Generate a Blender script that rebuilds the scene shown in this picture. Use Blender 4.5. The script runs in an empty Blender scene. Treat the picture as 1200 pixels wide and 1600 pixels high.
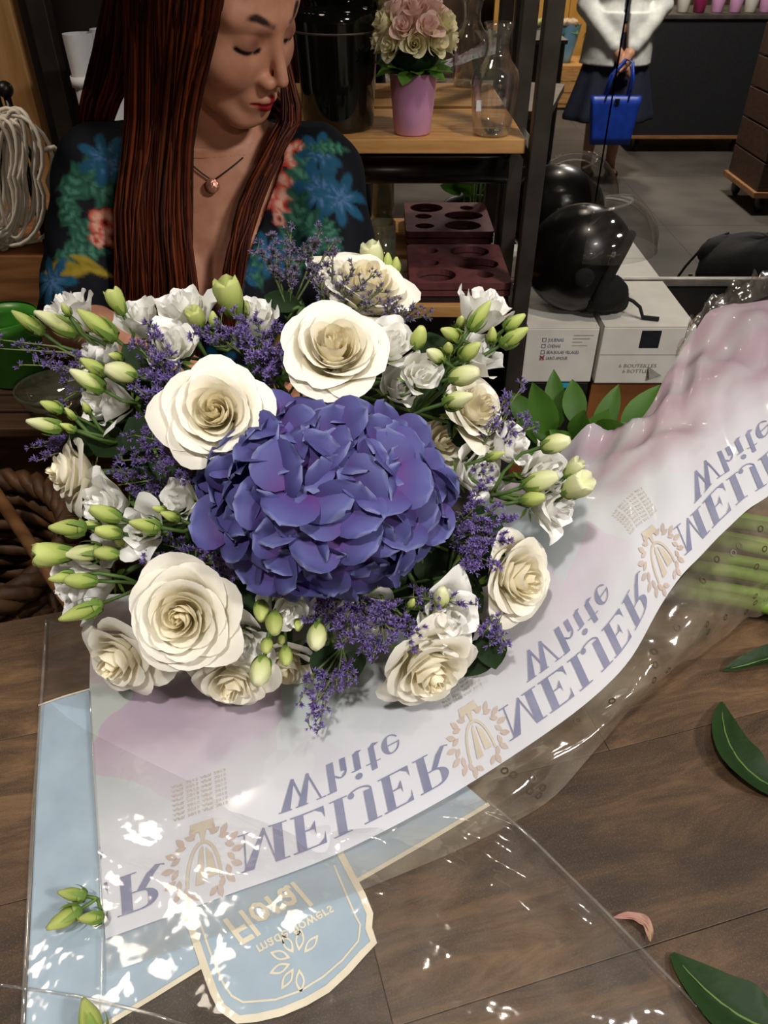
import bpy, bmesh, math, random
import numpy as np
from mathutils import Vector, Matrix

# ------------------------------------------------------------------ camera, world, lights, exposure
scene = bpy.context.scene
COL = scene.collection
PITCH = math.radians(38.0)
FPX = 1200.0
CAM = Vector((0.0, 0.0, 1.5))
cam_data = bpy.data.cameras.new('camera'); cam_obj = bpy.data.objects.new('camera', cam_data)
COL.objects.link(cam_obj); scene.camera = cam_obj
cam_obj.location = CAM
cam_obj.rotation_euler = (math.pi/2 - PITCH, 0, 0)
cam_data.sensor_fit = 'HORIZONTAL'; cam_data.sensor_width = 36.0; cam_data.lens = 36.0*FPX/1200.0
cam_data.clip_start = 0.02; cam_data.clip_end = 60
scene.view_settings.view_transform = 'Standard'; scene.view_settings.look = 'None'
scene.view_settings.gamma = 1.0; scene.view_settings.use_curve_mapping = False
scene.view_settings.exposure = 0.08
world = bpy.data.worlds.new('world'); scene.world = world; world.use_nodes = True
world.node_tree.nodes['Background'].inputs[0].default_value = (0.9, 0.75, 0.6, 1)
world.node_tree.nodes['Background'].inputs[1].default_value = 0.02

def light(name, kind, loc, aim, energy, color, size=0.1, cone=60, blend=0.5):
    d = bpy.data.lights.new(name, kind); o = bpy.data.objects.new(name, d); COL.objects.link(o)
    o.location = loc; d.energy = energy; d.color = color
    v = Vector(aim) - Vector(loc); o.rotation_euler = v.to_track_quat('-Z', 'Y').to_euler()
    if kind == 'SPOT':
        d.shadow_soft_size = size; d.spot_size = math.radians(cone); d.spot_blend = blend
    elif kind == 'AREA':
        d.shape = 'DISK'; d.size = size
    else:
        d.shadow_soft_size = size
    return o
WARM = (1.0, 0.86, 0.70); NEUT = (1.0, 0.955, 0.90)
light('ceiling_spot_key', 'SPOT', (-0.30, -0.35, 2.75), (0.06, 0.36, 0.95), 98, NEUT, 0.06, 47, 0.75)
light('ceiling_spot_side', 'SPOT', (0.75, 0.45, 2.80), (0.15, 0.40, 0.92), 22, NEUT, 0.05, 50, 0.6)
light('ceiling_spot_back', 'SPOT', (-0.62, 1.20, 2.80), (-0.15, 0.38, 0.9), 9, WARM, 0.03, 42, 0.5)
light('ceiling_spot_back_b', 'SPOT', (0.42, 1.32, 2.80), (0.2, 0.40, 0.9), 8, WARM, 0.03, 40, 0.5)
light('ceiling_spot_shelf', 'SPOT', (0.75, 1.05, 2.80), (0.62, 1.95, 0.75), 46, WARM, 0.06, 48, 0.6)
light('fill_light_aisle', 'AREA', (1.75, -0.75, 2.95), (1.65, -1.3, 0), 85, NEUT, 0.5)  # added soft fill, source unseen: lights the mirrored aisle and the customer's front
light('ceiling_lamp_far', 'AREA', (1.9, -3.8, 2.95), (1.9, -3.8, 0), 60, WARM, 0.5)
light('ceiling_lamp_left', 'AREA', (-1.0, 0.9, 2.95), (-0.9, 1.2, 0), 5, WARM, 0.4)
light('fill_spot_left', 'SPOT', (-1.25, 0.75, 2.85), (-0.82, 1.42, 0.95), 60, WARM, 0.05, 30, 0.5)  # added spot, no fixture seen: brightens the cord, green pot and cabinet

# ------------------------------------------------------------------ pixel -> place helpers (1200 x 1600 frame)
CF = Vector((0, math.cos(PITCH), -math.sin(PITCH))); CU = Vector((0, math.sin(PITCH), math.cos(PITCH))); CR = Vector((1, 0, 0))
def ray(px, py):
    return CF + CR*((px-600.0)/FPX) + CU*((800.0-py)/FPX)
def P(px, py, s=None, Y=None, Z=None):
    d = ray(px, py)
    if s is None:
        s = Y/d.y if Y is not None else (Z-CAM.z)/d.z
    return CAM + d*s
TZ = 0.90            # table top
YM = 2.05            # mirror plane

# ------------------------------------------------------------------ mesh helpers
def lin(c):
    if isinstance(c, str):
        c = [int(c[i:i+2], 16)/255.0 for i in (0, 2, 4)]
    return tuple((x/12.92 if x <= 0.04045 else ((x+0.055)/1.055)**2.4) for x in c[:3]) + (1.0,)

class MB:
    def __init__(s): s.v = []; s.f = []; s.uv = []; s.c = []; s.cur = None
    def add(s, verts, faces, uvs=None):
        b = len(s.v)
        s.v.extend([tuple(p) for p in verts]); s.f.extend([tuple(i+b for i in f) for f in faces])
        s.uv.extend(uvs if uvs is not None else [(0, 0)]*len(verts))
        if s.cur is not None: s.c.extend([s.cur]*len(verts))
        return s
    def box(s, lo, hi, M=None, bev=0.0):
        x0, y0, z0 = lo; x1, y1, z1 = hi
        if bev <= 0:
            vs = [(x, y, z) for z in (z0, z1) for y in (y0, y1) for x in (x0, x1)]
            fs = [(0, 2, 3, 1), (4, 5, 7, 6), (0, 1, 5, 4), (2, 6, 7, 3), (0, 4, 6, 2), (1, 3, 7, 5)]
        else:
            bm = bmesh.new(); bmesh.ops.create_cube(bm, size=1.0)
            for v in bm.verts:
                v.co = Vector(((x0+x1)/2+v.co.x*(x1-x0), (y0+y1)/2+v.co.y*(y1-y0), (z0+z1)/2+v.co.z*(z1-z0)))
            bmesh.ops.bevel(bm, geom=bm.edges[:], offset=bev, segments=2, affect='EDGES', profile=0.6)
            bm.verts.index_update()
            vs = [v.co.copy() for v in bm.verts]; fs = [tuple(v.index for v in f.verts) for f in bm.faces]; bm.free()
        if M is not None: vs = [M @ Vector(p) for p in vs]
        return s.add(vs, fs)
    def tube(s, pts, rad, n=8, cap=True, flat=1.0):
        pts = [Vector(p) for p in pts]; m = len(pts)
        if not hasattr(rad, '__len__'): rad = [rad]*m
        vs = []; fs = []; uv = []; ref = None
        for i, p in enumerate(pts):
            t = (pts[min(i+1, m-1)]-pts[max(i-1, 0)])
            t = t.normalized() if t.length > 1e-9 else Vector((0, 0, 1))
            if ref is None:
                ref = Vector((0, 0, 1)) if abs(t.z) < 0.9 else Vector((1, 0, 0))
            a = t.cross(ref); a = a.normalized() if a.length > 1e-6 else t.orthogonal().normalized()
            b = a.cross(t).normalized(); ref = b
            for k in range(n):
                an = 2*math.pi*k/n
                vs.append(p + a*(rad[i]*math.cos(an)) + b*(rad[i]*flat*math.sin(an))); uv.append((k/n, i/max(1, m-1)))
        for i in range(m-1):
            for k in range(n):
                k2 = (k+1) % n
                fs.append((i*n+k, i*n+k2, (i+1)*n+k2, (i+1)*n+k))
        if cap:
            fs.append(tuple(range(n-1, -1, -1))); fs.append(tuple((m-1)*n+k for k in range(n)))
        return s.add(vs, fs, uv)
    def lathe(s, prof, n=24, M=None, cap=False):
        vs = []; fs = []; uv = []; m = len(prof)
        for i, (r, z) in enumerate(prof):
            for k in range(n):
                a = 2*math.pi*k/n; p = Vector((r*math.cos(a), r*math.sin(a), z))
                vs.append(M @ p if M is not None else p); uv.append((k/n, i/(m-1)))
        for i in range(m-1):
            for k in range(n):
                k2 = (k+1) % n
                fs.append((i*n+k, i*n+k2, (i+1)*n+k2, (i+1)*n+k))
        if cap:
            fs.append(tuple(range(n-1, -1, -1))); fs.append(tuple((m-1)*n+k for k in range(n)))
        return s.add(vs, fs, uv)
    def grid(s, fn, nu, nv):
        vs = []; uv = []
        for j in range(nv+1):
            for i in range(nu+1):
                u = i/nu; v = j/nv; p = fn(u, v); vs.append(p); uv.append((u, v))
        fs = [(j*(nu+1)+i, j*(nu+1)+i+1, (j+1)*(nu+1)+i+1, (j+1)*(nu+1)+i) for j in range(nv) for i in range(nu)]
        return s.add(vs, fs, uv)
    def sphere(s, c, r, nu=12, nv=8, M=None):
        r = r if hasattr(r, '__len__') else (r, r, r)
        vs = []; fs = []
        for j in range(nv+1):
            ph = math.pi*j/nv
            for i in range(nu):
                th = 2*math.pi*i/nu
                p = Vector((c[0]+r[0]*math.sin(ph)*math.cos(th), c[1]+r[1]*math.sin(ph)*math.sin(th), c[2]+r[2]*math.cos(ph)))
                vs.append(M @ p if M is not None else p)
        for j in range(nv):
            for i in range(nu):
                i2 = (i+1) % nu
                fs.append((j*nu+i, (j+1)*nu+i, (j+1)*nu+i2, j*nu+i2))
        return s.add(vs, fs)
    def mesh(s, name, mat, smooth=True):
        me = bpy.data.meshes.new(name); me.from_pydata([tuple(v) for v in s.v], [], s.f)
        me.materials.append(mat)
        if smooth and len(me.polygons): me.polygons.foreach_set('use_smooth', [True]*len(me.polygons))
        uvl = me.uv_layers.new(name='UVMap')
        li = np.empty(len(me.loops), dtype=np.int32); me.loops.foreach_get('vertex_index', li)
        uv = np.array(s.uv, dtype=np.float32).reshape(-1, 2)[li]
        uvl.data.foreach_set('uv', uv.ravel())
        if s.c:
            at = me.color_attributes.new('Col', 'FLOAT_COLOR', 'POINT')
            at.data.foreach_set('color', np.array(s.c, dtype=np.float32).ravel())
        me.update()
        return me
    def build(s, name, mat, parent=None, smooth=True, world=False, kind=None, label=None):
        if world and parent is not None:
            L = Vector(parent.location); s.v = [tuple(Vector(p)-L) for p in s.v]
        o = bpy.data.objects.new(name, s.mesh(name, mat, smooth)); COL.objects.link(o)
        if parent is not None: o.parent = parent
        if kind: o['kind'] = kind
        if label: o['label'] = label
        return o
def place(name, me, parent=None, M=None, kind=None):
    o = bpy.data.objects.new(name, me); COL.objects.link(o)
    if parent is not None: o.parent = parent
    if M is not None: o.matrix_local = M
    if kind: o['kind'] = kind
    return o
def tag(o, label, cat, group=None, kind=None):
    o['label'] = label
    if cat: o['category'] = cat
    if group: o['group'] = group
    if kind: o['kind'] = kind
    return o
def thing(name, label, cat, loc=(0, 0, 0), group=None, M=None):
    o = bpy.data.objects.new(name, None); COL.objects.link(o); o.empty_display_size = 0.02
    if M is not None: o.matrix_world = M
    else: o.location = loc
    return tag(o, label, cat, group)
def flat_normals(o, ang=35):
    me = o.data
    bm = bmesh.new(); bm.from_mesh(me)
    for e in bm.edges:
        e.smooth = not (len(e.link_faces) != 2 or e.calc_face_angle(0) > math.radians(ang))
    bm.to_mesh(me); bm.free(); return o
def frame(pos, n, spin=0.0, up=None):
    n = Vector(n).normalized(); r = Vector(up) if up is not None else (Vector((0, 0, 1)) if abs(n.z) < 0.95 else Vector((0, 1, 0)))
    x = r.cross(n); x = x.normalized() if x.length > 1e-6 else n.orthogonal().normalized(); y = n.cross(x)
    M = Matrix((( x.x, y.x, n.x, pos[0]), (x.y, y.y, n.y, pos[1]), (x.z, y.z, n.z, pos[2]), (0, 0, 0, 1)))
    return M @ Matrix.Rotation(spin, 4, 'Z')

# ------------------------------------------------------------------ materials (all procedural)
MATS = {}
def nd(nt, t, **kw):
    n = nt.nodes.new(t)
    for k, v in kw.items():
        if k in n.inputs.keys() if hasattr(n.inputs, 'keys') else False: n.inputs[k].default_value = v
        else: setattr(n, k, v)
    return n
def make(name, c1, c2=None, scale=25.0, rough=0.5, metal=0.0, bump=0.0, bscale=None, detail=4.0, coord='Object', stretch=(1, 1, 1),
         trans=0.0, spec=0.5, attr=False, ramp=(0.35, 0.65), coat=0.0, alpha=1.0, emit=0.0, sheen=0.0):
    m = bpy.data.materials.new(name); m.use_nodes = True; nt = m.node_tree; L = nt.links.new
    b = nt.nodes['Principled BSDF']; out = nt.nodes['Material Output']
    c1 = lin(c1); c2 = lin(c2) if c2 is not None else tuple(min(1, x*0.82) for x in c1[:3])+(1,)
    tc = nd(nt, 'ShaderNodeTexCoord'); mp = nd(nt, 'ShaderNodeMapping'); mp.inputs['Scale'].default_value = stretch
    L(tc.outputs[coord], mp.inputs['Vector'])
    nz = nd(nt, 'ShaderNodeTexNoise'); nz.inputs['Scale'].default_value = scale; nz.inputs['Detail'].default_value = detail
    L(mp.outputs[0], nz.inputs['Vector'])
    rp = nd(nt, 'ShaderNodeValToRGB'); rp.color_ramp.elements[0].position = ramp[0]; rp.color_ramp.elements[1].position = ramp[1]
    rp.color_ramp.elements[0].color = c2; rp.color_ramp.elements[1].color = c1
    L(nz.outputs['Fac'], rp.inputs['Fac'])
    col = rp.outputs['Color']
    if attr:
        at = nd(nt, 'ShaderNodeAttribute'); at.attribute_name = 'Col'
        mx = nd(nt, 'ShaderNodeMix'); mx.data_type = 'RGBA'; mx.blend_type = 'MULTIPLY'; mx.inputs['Factor'].default_value = 1.0
        L(at.outputs['Color'], mx.inputs['A']); L(col, mx.inputs['B']); col = mx.outputs['Result']
    L(col, b.inputs['Base Color'])
    b.inputs['Roughness'].default_value = rough; b.inputs['Metallic'].default_value = metal
    b.inputs['Specular IOR Level'].default_value = spec; b.inputs['Coat Weight'].default_value = coat
    b.inputs['Alpha'].default_value = alpha; b.inputs['Sheen Weight'].default_value = sheen
    if emit:
        L(col, b.inputs['Emission Color']); b.inputs['Emission Strength'].default_value = emit
    if bump:
        n2 = nd(nt, 'ShaderNodeTexNoise'); n2.inputs['Scale'].default_value = bscale or scale*2; n2.inputs['Detail'].default_value = 4
        L(mp.outputs[0], n2.inputs['Vector'])
        bp = nd(nt, 'ShaderNodeBump'); bp.inputs['Strength'].default_value = bump; bp.inputs['Distance'].default_value = 0.005
        L(n2.outputs['Fac'], bp.inputs['Height']); L(bp.outputs[0], b.inputs['Normal'])
    if trans:
        tr = nd(nt, 'ShaderNodeBsdfTranslucent'); L(col, tr.inputs['Color'])
        ms = nd(nt, 'ShaderNodeMixShader'); ms.inputs[0].default_value = trans
        L(b.outputs[0], ms.inputs[1]); L(tr.outputs[0], ms.inputs[2]); L(ms.outputs[0], out.inputs['Surface'])
    MATS[name] = m
    return m
def petal_mat(name, stops_v, inner=None, rough=0.55, trans=0.25, vein=0.0, var=0.08, spec=0.3, bump=0.15):
    """colour runs from the petal's base to its rim (uv y); inner petals (uv x small) take on a second tint"""
    m = bpy.data.materials.new(name); m.use_nodes = True; nt = m.node_tree; L = nt.links.new
    b = nt.nodes['Principled BSDF']; out = nt.nodes['Material Output']
    uv = nd(nt, 'ShaderNodeUVMap'); uv.uv_map = 'UVMap'; sp = nd(nt, 'ShaderNodeSeparateXYZ'); L(uv.outputs[0], sp.inputs[0])
    rp = nd(nt, 'ShaderNodeValToRGB'); cr = rp.color_ramp
    cr.elements[0].position = stops_v[0][0]; cr.elements[0].color = lin(stops_v[0][1])
    cr.elements[1].position = stops_v[-1][0]; cr.elements[1].color = lin(stops_v[-1][1])
    for p, c in stops_v[1:-1]:
        e = cr.elements.new(p); e.color = lin(c)
    L(sp.outputs['Y'], rp.inputs[0]); col = rp.outputs[0]
    if inner:
        mr = nd(nt, 'ShaderNodeMapRange'); mr.inputs[1].default_value = 0.0; mr.inputs[2].default_value = inner[1]
        mr.inputs[3].default_value = inner[2]; mr.inputs[4].default_value = 0.0; L(sp.outputs['X'], mr.inputs[0])
        mx = nd(nt, 'ShaderNodeMix'); mx.data_type = 'RGBA'; L(mr.outputs[0], mx.inputs['Factor']); L(col, mx.inputs['A']); mx.inputs['B'].default_value = lin(inner[0]); col = mx.outputs['Result']
    tc = nd(nt, 'ShaderNodeTexCoord'); nz = nd(nt, 'ShaderNodeTexNoise'); nz.inputs['Scale'].default_value = 60; L(tc.outputs['Object'], nz.inputs['Vector'])
    oi = nd(nt, 'ShaderNodeObjectInfo')
    ad = nd(nt, 'ShaderNodeMath'); ad.operation = 'ADD'; L(nz.outputs['Fac'], ad.inputs[0]); L(oi.outputs['Random'], ad.inputs[1])
    mr2 = nd(nt, 'ShaderNodeMapRange'); mr2.inputs[1].default_value = 0.3; mr2.inputs[2].default_value = 1.7; mr2.inputs[3].default_value = 1-var; mr2.inputs[4].default_value = 1+var*0.4
    L(ad.outputs[0], mr2.inputs[0])
    mu = nd(nt, 'ShaderNodeMix'); mu.data_type = 'RGBA'; mu.blend_type = 'MULTIPLY'; mu.inputs['Factor'].default_value = 1.0
    L(col, mu.inputs['A']); L(mr2.outputs[0], mu.inputs['B']); col = mu.outputs['Result']
    L(col, b.inputs['Base Color']); b.inputs['Roughness'].default_value = rough; b.inputs['Specular IOR Level'].default_value = spec
    n2 = nd(nt, 'ShaderNodeTexNoise'); n2.inputs['Scale'].default_value = 140; L(tc.outputs['Object'], n2.inputs['Vector'])
    bp = nd(nt, 'ShaderNodeBump'); bp.inputs['Strength'].default_value = bump; bp.inputs['Distance'].default_value = 0.002
    L(n2.outputs['Fac'], bp.inputs['Height']); L(bp.outputs[0], b.inputs['Normal'])
    tr = nd(nt, 'ShaderNodeBsdfTranslucent'); L(col, tr.inputs['Color'])
    ms = nd(nt, 'ShaderNodeMixShader'); ms.inputs[0].default_value = trans
    L(b.outputs[0], ms.inputs[1]); L(tr.outputs[0], ms.inputs[2]); L(ms.outputs[0], out.inputs['Surface'])
    MATS[name] = m; return m
def clear_mat(name, tint=(1, 1, 1), haze=0.03, hazecol='c8c8c8', rough=0.06, refl=0.10, edge=0.5, bump=0.0, bscale=30):
    """thin clear film or thin-walled glass: see-through, with gloss that grows at grazing angles"""
    m = bpy.data.materials.new(name); m.use_nodes = True; nt = m.node_tree; L = nt.links.new
    nt.nodes.remove(nt.nodes['Principled BSDF']); out = nt.nodes['Material Output']
    t = nd(nt, 'ShaderNodeBsdfTransparent'); t.inputs[0].default_value = (*tint, 1)
    g = nd(nt, 'ShaderNodeBsdfAnisotropic'); g.inputs['Roughness'].default_value = rough; g.inputs['Color'].default_value = (1, 1, 1, 1)
    d = nd(nt, 'ShaderNodeBsdfDiffuse'); d.inputs[0].default_value = lin(hazecol)
    lw = nd(nt, 'ShaderNodeLayerWeight'); lw.inputs['Blend'].default_value = 0.25
    mr = nd(nt, 'ShaderNodeMapRange'); mr.inputs[3].default_value = refl; mr.inputs[4].default_value = edge; L(lw.outputs['Facing'], mr.inputs[0])
    tc = nd(nt, 'ShaderNodeTexCoord'); nz = nd(nt, 'ShaderNodeTexNoise'); nz.inputs['Scale'].default_value = bscale; nz.inputs['Detail'].default_value = 2; L(tc.outputs['Object'], nz.inputs['Vector'])
    if bump:
        bp = nd(nt, 'ShaderNodeBump'); bp.inputs['Strength'].default_value = bump; bp.inputs['Distance'].default_value = 0.01
        L(nz.outputs['Fac'], bp.inputs['Height']); L(bp.outputs[0], g.inputs['Normal']); L(bp.outputs[0], lw.inputs['Normal'])
    m1 = nd(nt, 'ShaderNodeMixShader')
    mr2 = nd(nt, 'ShaderNodeMapRange'); mr2.inputs[1].default_value = 0.3; mr2.inputs[2].default_value = 0.7; mr2.inputs[3].default_value = haze*0.4; mr2.inputs[4].default_value = haze*1.6; L(nz.outputs['Fac'], mr2.inputs[0])
    L(mr2.outputs[0], m1.inputs[0]); L(t.outputs[0], m1.inputs[1]); L(d.outputs[0], m1.inputs[2])
    m2 = nd(nt, 'ShaderNodeMixShader'); L(mr.outputs[0], m2.inputs[0]); L(m1.outputs[0], m2.inputs[1]); L(g.outputs[0], m2.inputs[2])
    L(m2.outputs[0], out.inputs['Surface']); MATS[name] = m; return m

make('floor_mat', '5b544d', '4a443f', 3, 0.6, bump=0.1, bscale=30)
make('wall_dark', '241d18', '1a1512', 5, 0.8)
make('wall_brown', '5a4634', '483728', 4, 0.8)
make('ceiling_mat', '3b3632', '2e2a27', 3, 0.9)
make('steel_dark', '4a4540', '393430', 12, 0.45, metal=0.5, bump=0.05)
make('steel_grey', '6f6a62', '565048', 10, 0.45, metal=0.6)
make('black_metal', '17130f', '0e0c0a', 30, 0.4, metal=0.4)
make('pine', 'd3a468', 'b98447', 9, 0.5, stretch=(0.8, 6, 6), bump=0.08)
make('pine_post', 'c79b66', 'ac7f4c', 9, 0.6, stretch=(5, 5, 0.6), bump=0.08)
make('crate_wood', 'a5754a', '7f5532', 8, 0.6, stretch=(0.7, 6, 6), bump=0.1)
make('black_paint', '100e0d', '0a0909', 20, 0.45)
make('black_fabric', '15161a', '0c0d10', 80, 0.85, bump=0.2)
make('white_card', 'e4e2dc', 'd9d6cf', 14, 0.6)
make('white_paper', 'efeef0', 'e3e2e6', 18, 0.6)
make('card_brown', '8a5426', '70411b', 12, 0.65)
make('print_black', '1a1d28', '12141c', 40, 0.5)
make('print_blue', '5a5f86', '484d74', 60, 0.6)
make('print_grey', '8e8c8a', '7b7977', 60, 0.6)
make('print_red', 'b8272b', '9a1d21', 60, 0.6)
make('cyan_print', '38b4dc', '2a9cc6', 60, 0.4)
# ------------------------------------------------------------------ the room
def struct(name, mb, mat, smooth=False):
    o = mb.build(name, mat, smooth=smooth); o['kind'] = 'structure'; return o
RX0, RX1, RY0, RY1, RZ = -2.2, 4.4, -5.6, 2.18, 3.0
struct('floor', MB().box((RX0, RY0, -0.1), (RX1, RY1, 0)), MATS['floor_mat'])
fl = bpy.data.objects['floor']
jm = MB()
for k in range(7): jm.box((RX0, RY0+0.55+k*1.1, 0.0), (RX1, RY0+0.553+k*1.1, 0.0008))
for k in range(6): jm.box((RX0+0.6+k*1.1, RY0, 0.0), (RX0+0.603+k*1.1, RY1, 0.0008))
jm.build('floor_joint', make('joint_mat', '4a443f', '403a36', 10, 0.8), fl, smooth=False, kind='stuff')
struct('ceiling', MB().box((RX0, RY0, RZ), (RX1, RY1, RZ+0.1)), MATS['ceiling_mat'])
struct('wall_back', MB().box((RX0, RY1, 0), (RX1, RY1+0.1, RZ)), MATS['wall_dark'])
struct('wall_front', MB().box((RX0, RY0-0.1, 0), (RX1, RY0, RZ)), MATS['wall_brown'])
struct('wall_left', MB().box((RX0-0.1, RY0, 0), (RX0, RY1, RZ)), MATS['wall_dark'])
struct('wall_right', MB().box((RX1, RY0, 0), (RX1+0.1, RY1, RZ)), MATS['wall_brown'])
# dark panelling below the mirrors
struct('trim_1', MB().box((-0.6, YM+0.004, 0), (3.2, RY1, 0.69)), make('panel_dark', '1d1a19', '141211', 8, 0.5))

# mirror wall: two tall panes that meet on a dark joint, standing on a metal rail
mir = bpy.data.materials.new('mirror_glass'); mir.use_nodes = True
_b = mir.node_tree.nodes['Principled BSDF']; _b.inputs['Metallic'].default_value = 1.0; _b.inputs['Roughness'].default_value = 0.012
_b.inputs['Base Color'].default_value = (0.80, 0.80, 0.78, 1)
_n = mir.node_tree.nodes.new('ShaderNodeTexNoise'); _n.inputs['Scale'].default_value = 2.0
_r = mir.node_tree.nodes.new('ShaderNodeMapRange'); _r.inputs[3].default_value = 0.008; _r.inputs[4].default_value = 0.018
mir.node_tree.links.new(_n.outputs['Fac'], _r.inputs[0]); mir.node_tree.links.new(_r.outputs[0], _b.inputs['Roughness'])
XJ = P(957, 150, Y=YM).x
for nm, x0, x1, lb in (('mirror', -0.55, XJ-0.002, 'tall mirror pane behind the wooden shelf, helmet reflected in its edge'),
                       ('mirror', XJ+0.002, 3.1, 'tall mirror pane above the white cartons, reflecting the shop aisle')):
    t = thing(nm, lb, 'mirror', ((x0+x1)/2, YM, 0.705), 'mirror panes of the shop wall')
    MB().box((x0, YM, 0.705), (x1, YM+0.006, 2.75)).build('pane', mir, t, smooth=False, world=True)
    MB().box((x0, YM-0.008, 0.69), (x1, YM+0.012, 0.712), bev=0.002).build('rail', make('rail_metal', '9a9690', '807c76', 20, 0.4, metal=0.7), t, world=True)
    MB().box((x0, YM+0.006, 0.70), (x1, YM+0.02, 2.75)).build('backing_board', MATS['black_paint'], t, smooth=False, world=True)

# ------------------------------------------------------------------ work table
TA = math.radians(15.5)
E0 = Vector((-0.41, 0.576, 0)); EX = Vector((math.cos(TA), math.sin(TA), 0)); EY = Vector((-math.sin(TA), math.cos(TA), 0))
def table_wood():
    m = bpy.data.materials.new('table_wood'); m.use_nodes = True; nt = m.node_tree; L = nt.links.new; b = nt.nodes['Principled BSDF']
    tc = nd(nt, 'ShaderNodeTexCoord'); oi = nd(nt, 'ShaderNodeObjectInfo')
    mp = nd(nt, 'ShaderNodeMapping'); mp.inputs['Scale'].default_value = (2.6, 11, 6); L(tc.outputs['Object'], mp.inputs[0])
    cb = nd(nt, 'ShaderNodeVectorMath'); cb.operation = 'ADD'; L(mp.outputs[0], cb.inputs[0])
    sc = nd(nt, 'ShaderNodeMath'); sc.operation = 'MULTIPLY'; sc.inputs[1].default_value = 40; L(oi.outputs['Random'], sc.inputs[0]); L(sc.outputs[0], cb.inputs[1])
    n1 = nd(nt, 'ShaderNodeTexNoise'); n1.inputs['Scale'].default_value = 2.6; n1.inputs['Detail'].default_value = 12; n1.inputs['Roughness'].default_value = 0.74; n1.inputs['Distortion'].default_value = 0.6; L(cb.outputs[0], n1.inputs['Vector'])
    r1 = nd(nt, 'ShaderNodeValToRGB'); cr = r1.color_ramp
    cr.elements[0].position = 0.30; cr.elements[0].color = lin('1c130b'); cr.elements[1].position = 0.72; cr.elements[1].color = lin('6d5236')
    e = cr.elements.new(0.5); e.color = lin('443120'); L(n1.outputs['Fac'], r1.inputs[0])
    n2 = nd(nt, 'ShaderNodeTexNoise'); n2.inputs['Scale'].default_value = 5.5; n2.inputs['Detail'].default_value = 9; L(tc.outputs['Object'], n2.inputs['Vector'])
    r2 = nd(nt, 'ShaderNodeMapRange'); r2.inputs[1].default_value = 0.35; r2.inputs[2].default_value = 0.65; r2.inputs[3].default_value = 0.42; r2.inputs[4].default_value = 1.3; L(n2.outputs['Fac'], r2.inputs[0])
    mx = nd(nt, 'ShaderNodeMix'); mx.data_type = 'RGBA'; mx.blend_type = 'MULTIPLY'; mx.inputs['Factor'].default_value = 1; L(r1.outputs[0], mx.inputs['A']); L(r2.outputs[0], mx.inputs['B'])
    r3 = nd(nt, 'ShaderNodeMapRange'); r3.inputs[3].default_value = 0.78; r3.inputs[4].default_value = 1.22; L(oi.outputs['Random'], r3.inputs[0])
    m2 = nd(nt, 'ShaderNodeMix'); m2.data_type = 'RGBA'; m2.blend_type = 'MULTIPLY'; m2.inputs['Factor'].default_value = 1; L(mx.outputs['Result'], m2.inputs['A']); L(r3.outputs[0], m2.inputs['B'])
    # fine pale scratches
    n3 = nd(nt, 'ShaderNodeTexNoise'); n3.inputs['Scale'].default_value = 760; n3.inputs['Detail'].default_value = 6; L(tc.outputs['Object'], n3.inputs['Vector'])
    r4 = nd(nt, 'ShaderNodeMapRange'); r4.inputs[1].default_value = 0.50; r4.inputs[2].default_value = 0.90; r4.inputs[4].default_value = 0.35; L(n3.outputs['Fac'], r4.inputs[0])
    m3 = nd(nt, 'ShaderNodeMix'); m3.data_type = 'RGBA'; L(r4.outputs[0], m3.inputs['Factor']); L(m2.outputs['Result'], m3.inputs['A']); m3.inputs['B'].default_value = lin('94784f')
    L(m3.outputs['Result'], b.inputs['Base Color'])
    r5 = nd(nt, 'ShaderNodeMapRange'); r5.inputs[3].default_value = 0.42; r5.inputs[4].default_value = 0.65; L(n1.outputs['Fac'], r5.inputs[0]); L(r5.outputs[0], b.inputs['Roughness'])
    bp = nd(nt, 'ShaderNodeBump'); bp.inputs['Strength'].default_value = 0.15; bp.inputs['Distance'].default_value = 0.003; L(n1.outputs['Fac'], bp.inputs['Height']); L(bp.outputs[0], b.inputs['Normal'])
    return m
TW = table_wood()
TM = Matrix(((EX.x, EY.x, 0, E0.x), (EX.y, EY.y, 0, E0.y), (0, 0, 1, 0), (0, 0, 0, 1)))
tab = thing('work_table', 'dark brown plank work table under the bouquet', 'table', M=TM)
rows = [(-0.159, 0.0, (-0.62, 0.18, 1.08)), (-0.318, -0.159, (-0.62, 0.55, 1.08)), (-0.477, -0.318, (-0.62, 0.30, 0.83, 1.08)), (-0.64, -0.477, (-0.62, 0.62, 1.08))]
for (y0, y1, xs) in rows:
    for a, b in zip(xs, xs[1:]):
        MB().box((a+0.0002, y0+0.0002, TZ-0.03), (b-0.0002, y1-0.0002, TZ), bev=0.0006).build('plank', TW, tab, smooth=False)
MB().box((-0.60, -0.62, TZ-0.045), (1.06, -0.02, TZ-0.0305)).build('underboard', MATS['black_paint'], tab, smooth=False)
MB().box((-0.56, -0.60, TZ-0.12), (1.02, -0.04, TZ-0.046)).build('apron', make('apron_wood', '3a2a1d', '2a1d14', 8, 0.6, stretch=(1, 6, 6)), tab, smooth=False)
for lx in (-0.54, 0.96):
    for ly in (-0.59, -0.11):
        MB().box((lx, ly, 0), (lx+0.06, ly+0.06, TZ-0.1205), bev=0.004).build('leg', MATS['apron_wood'], tab, smooth=False)

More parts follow.
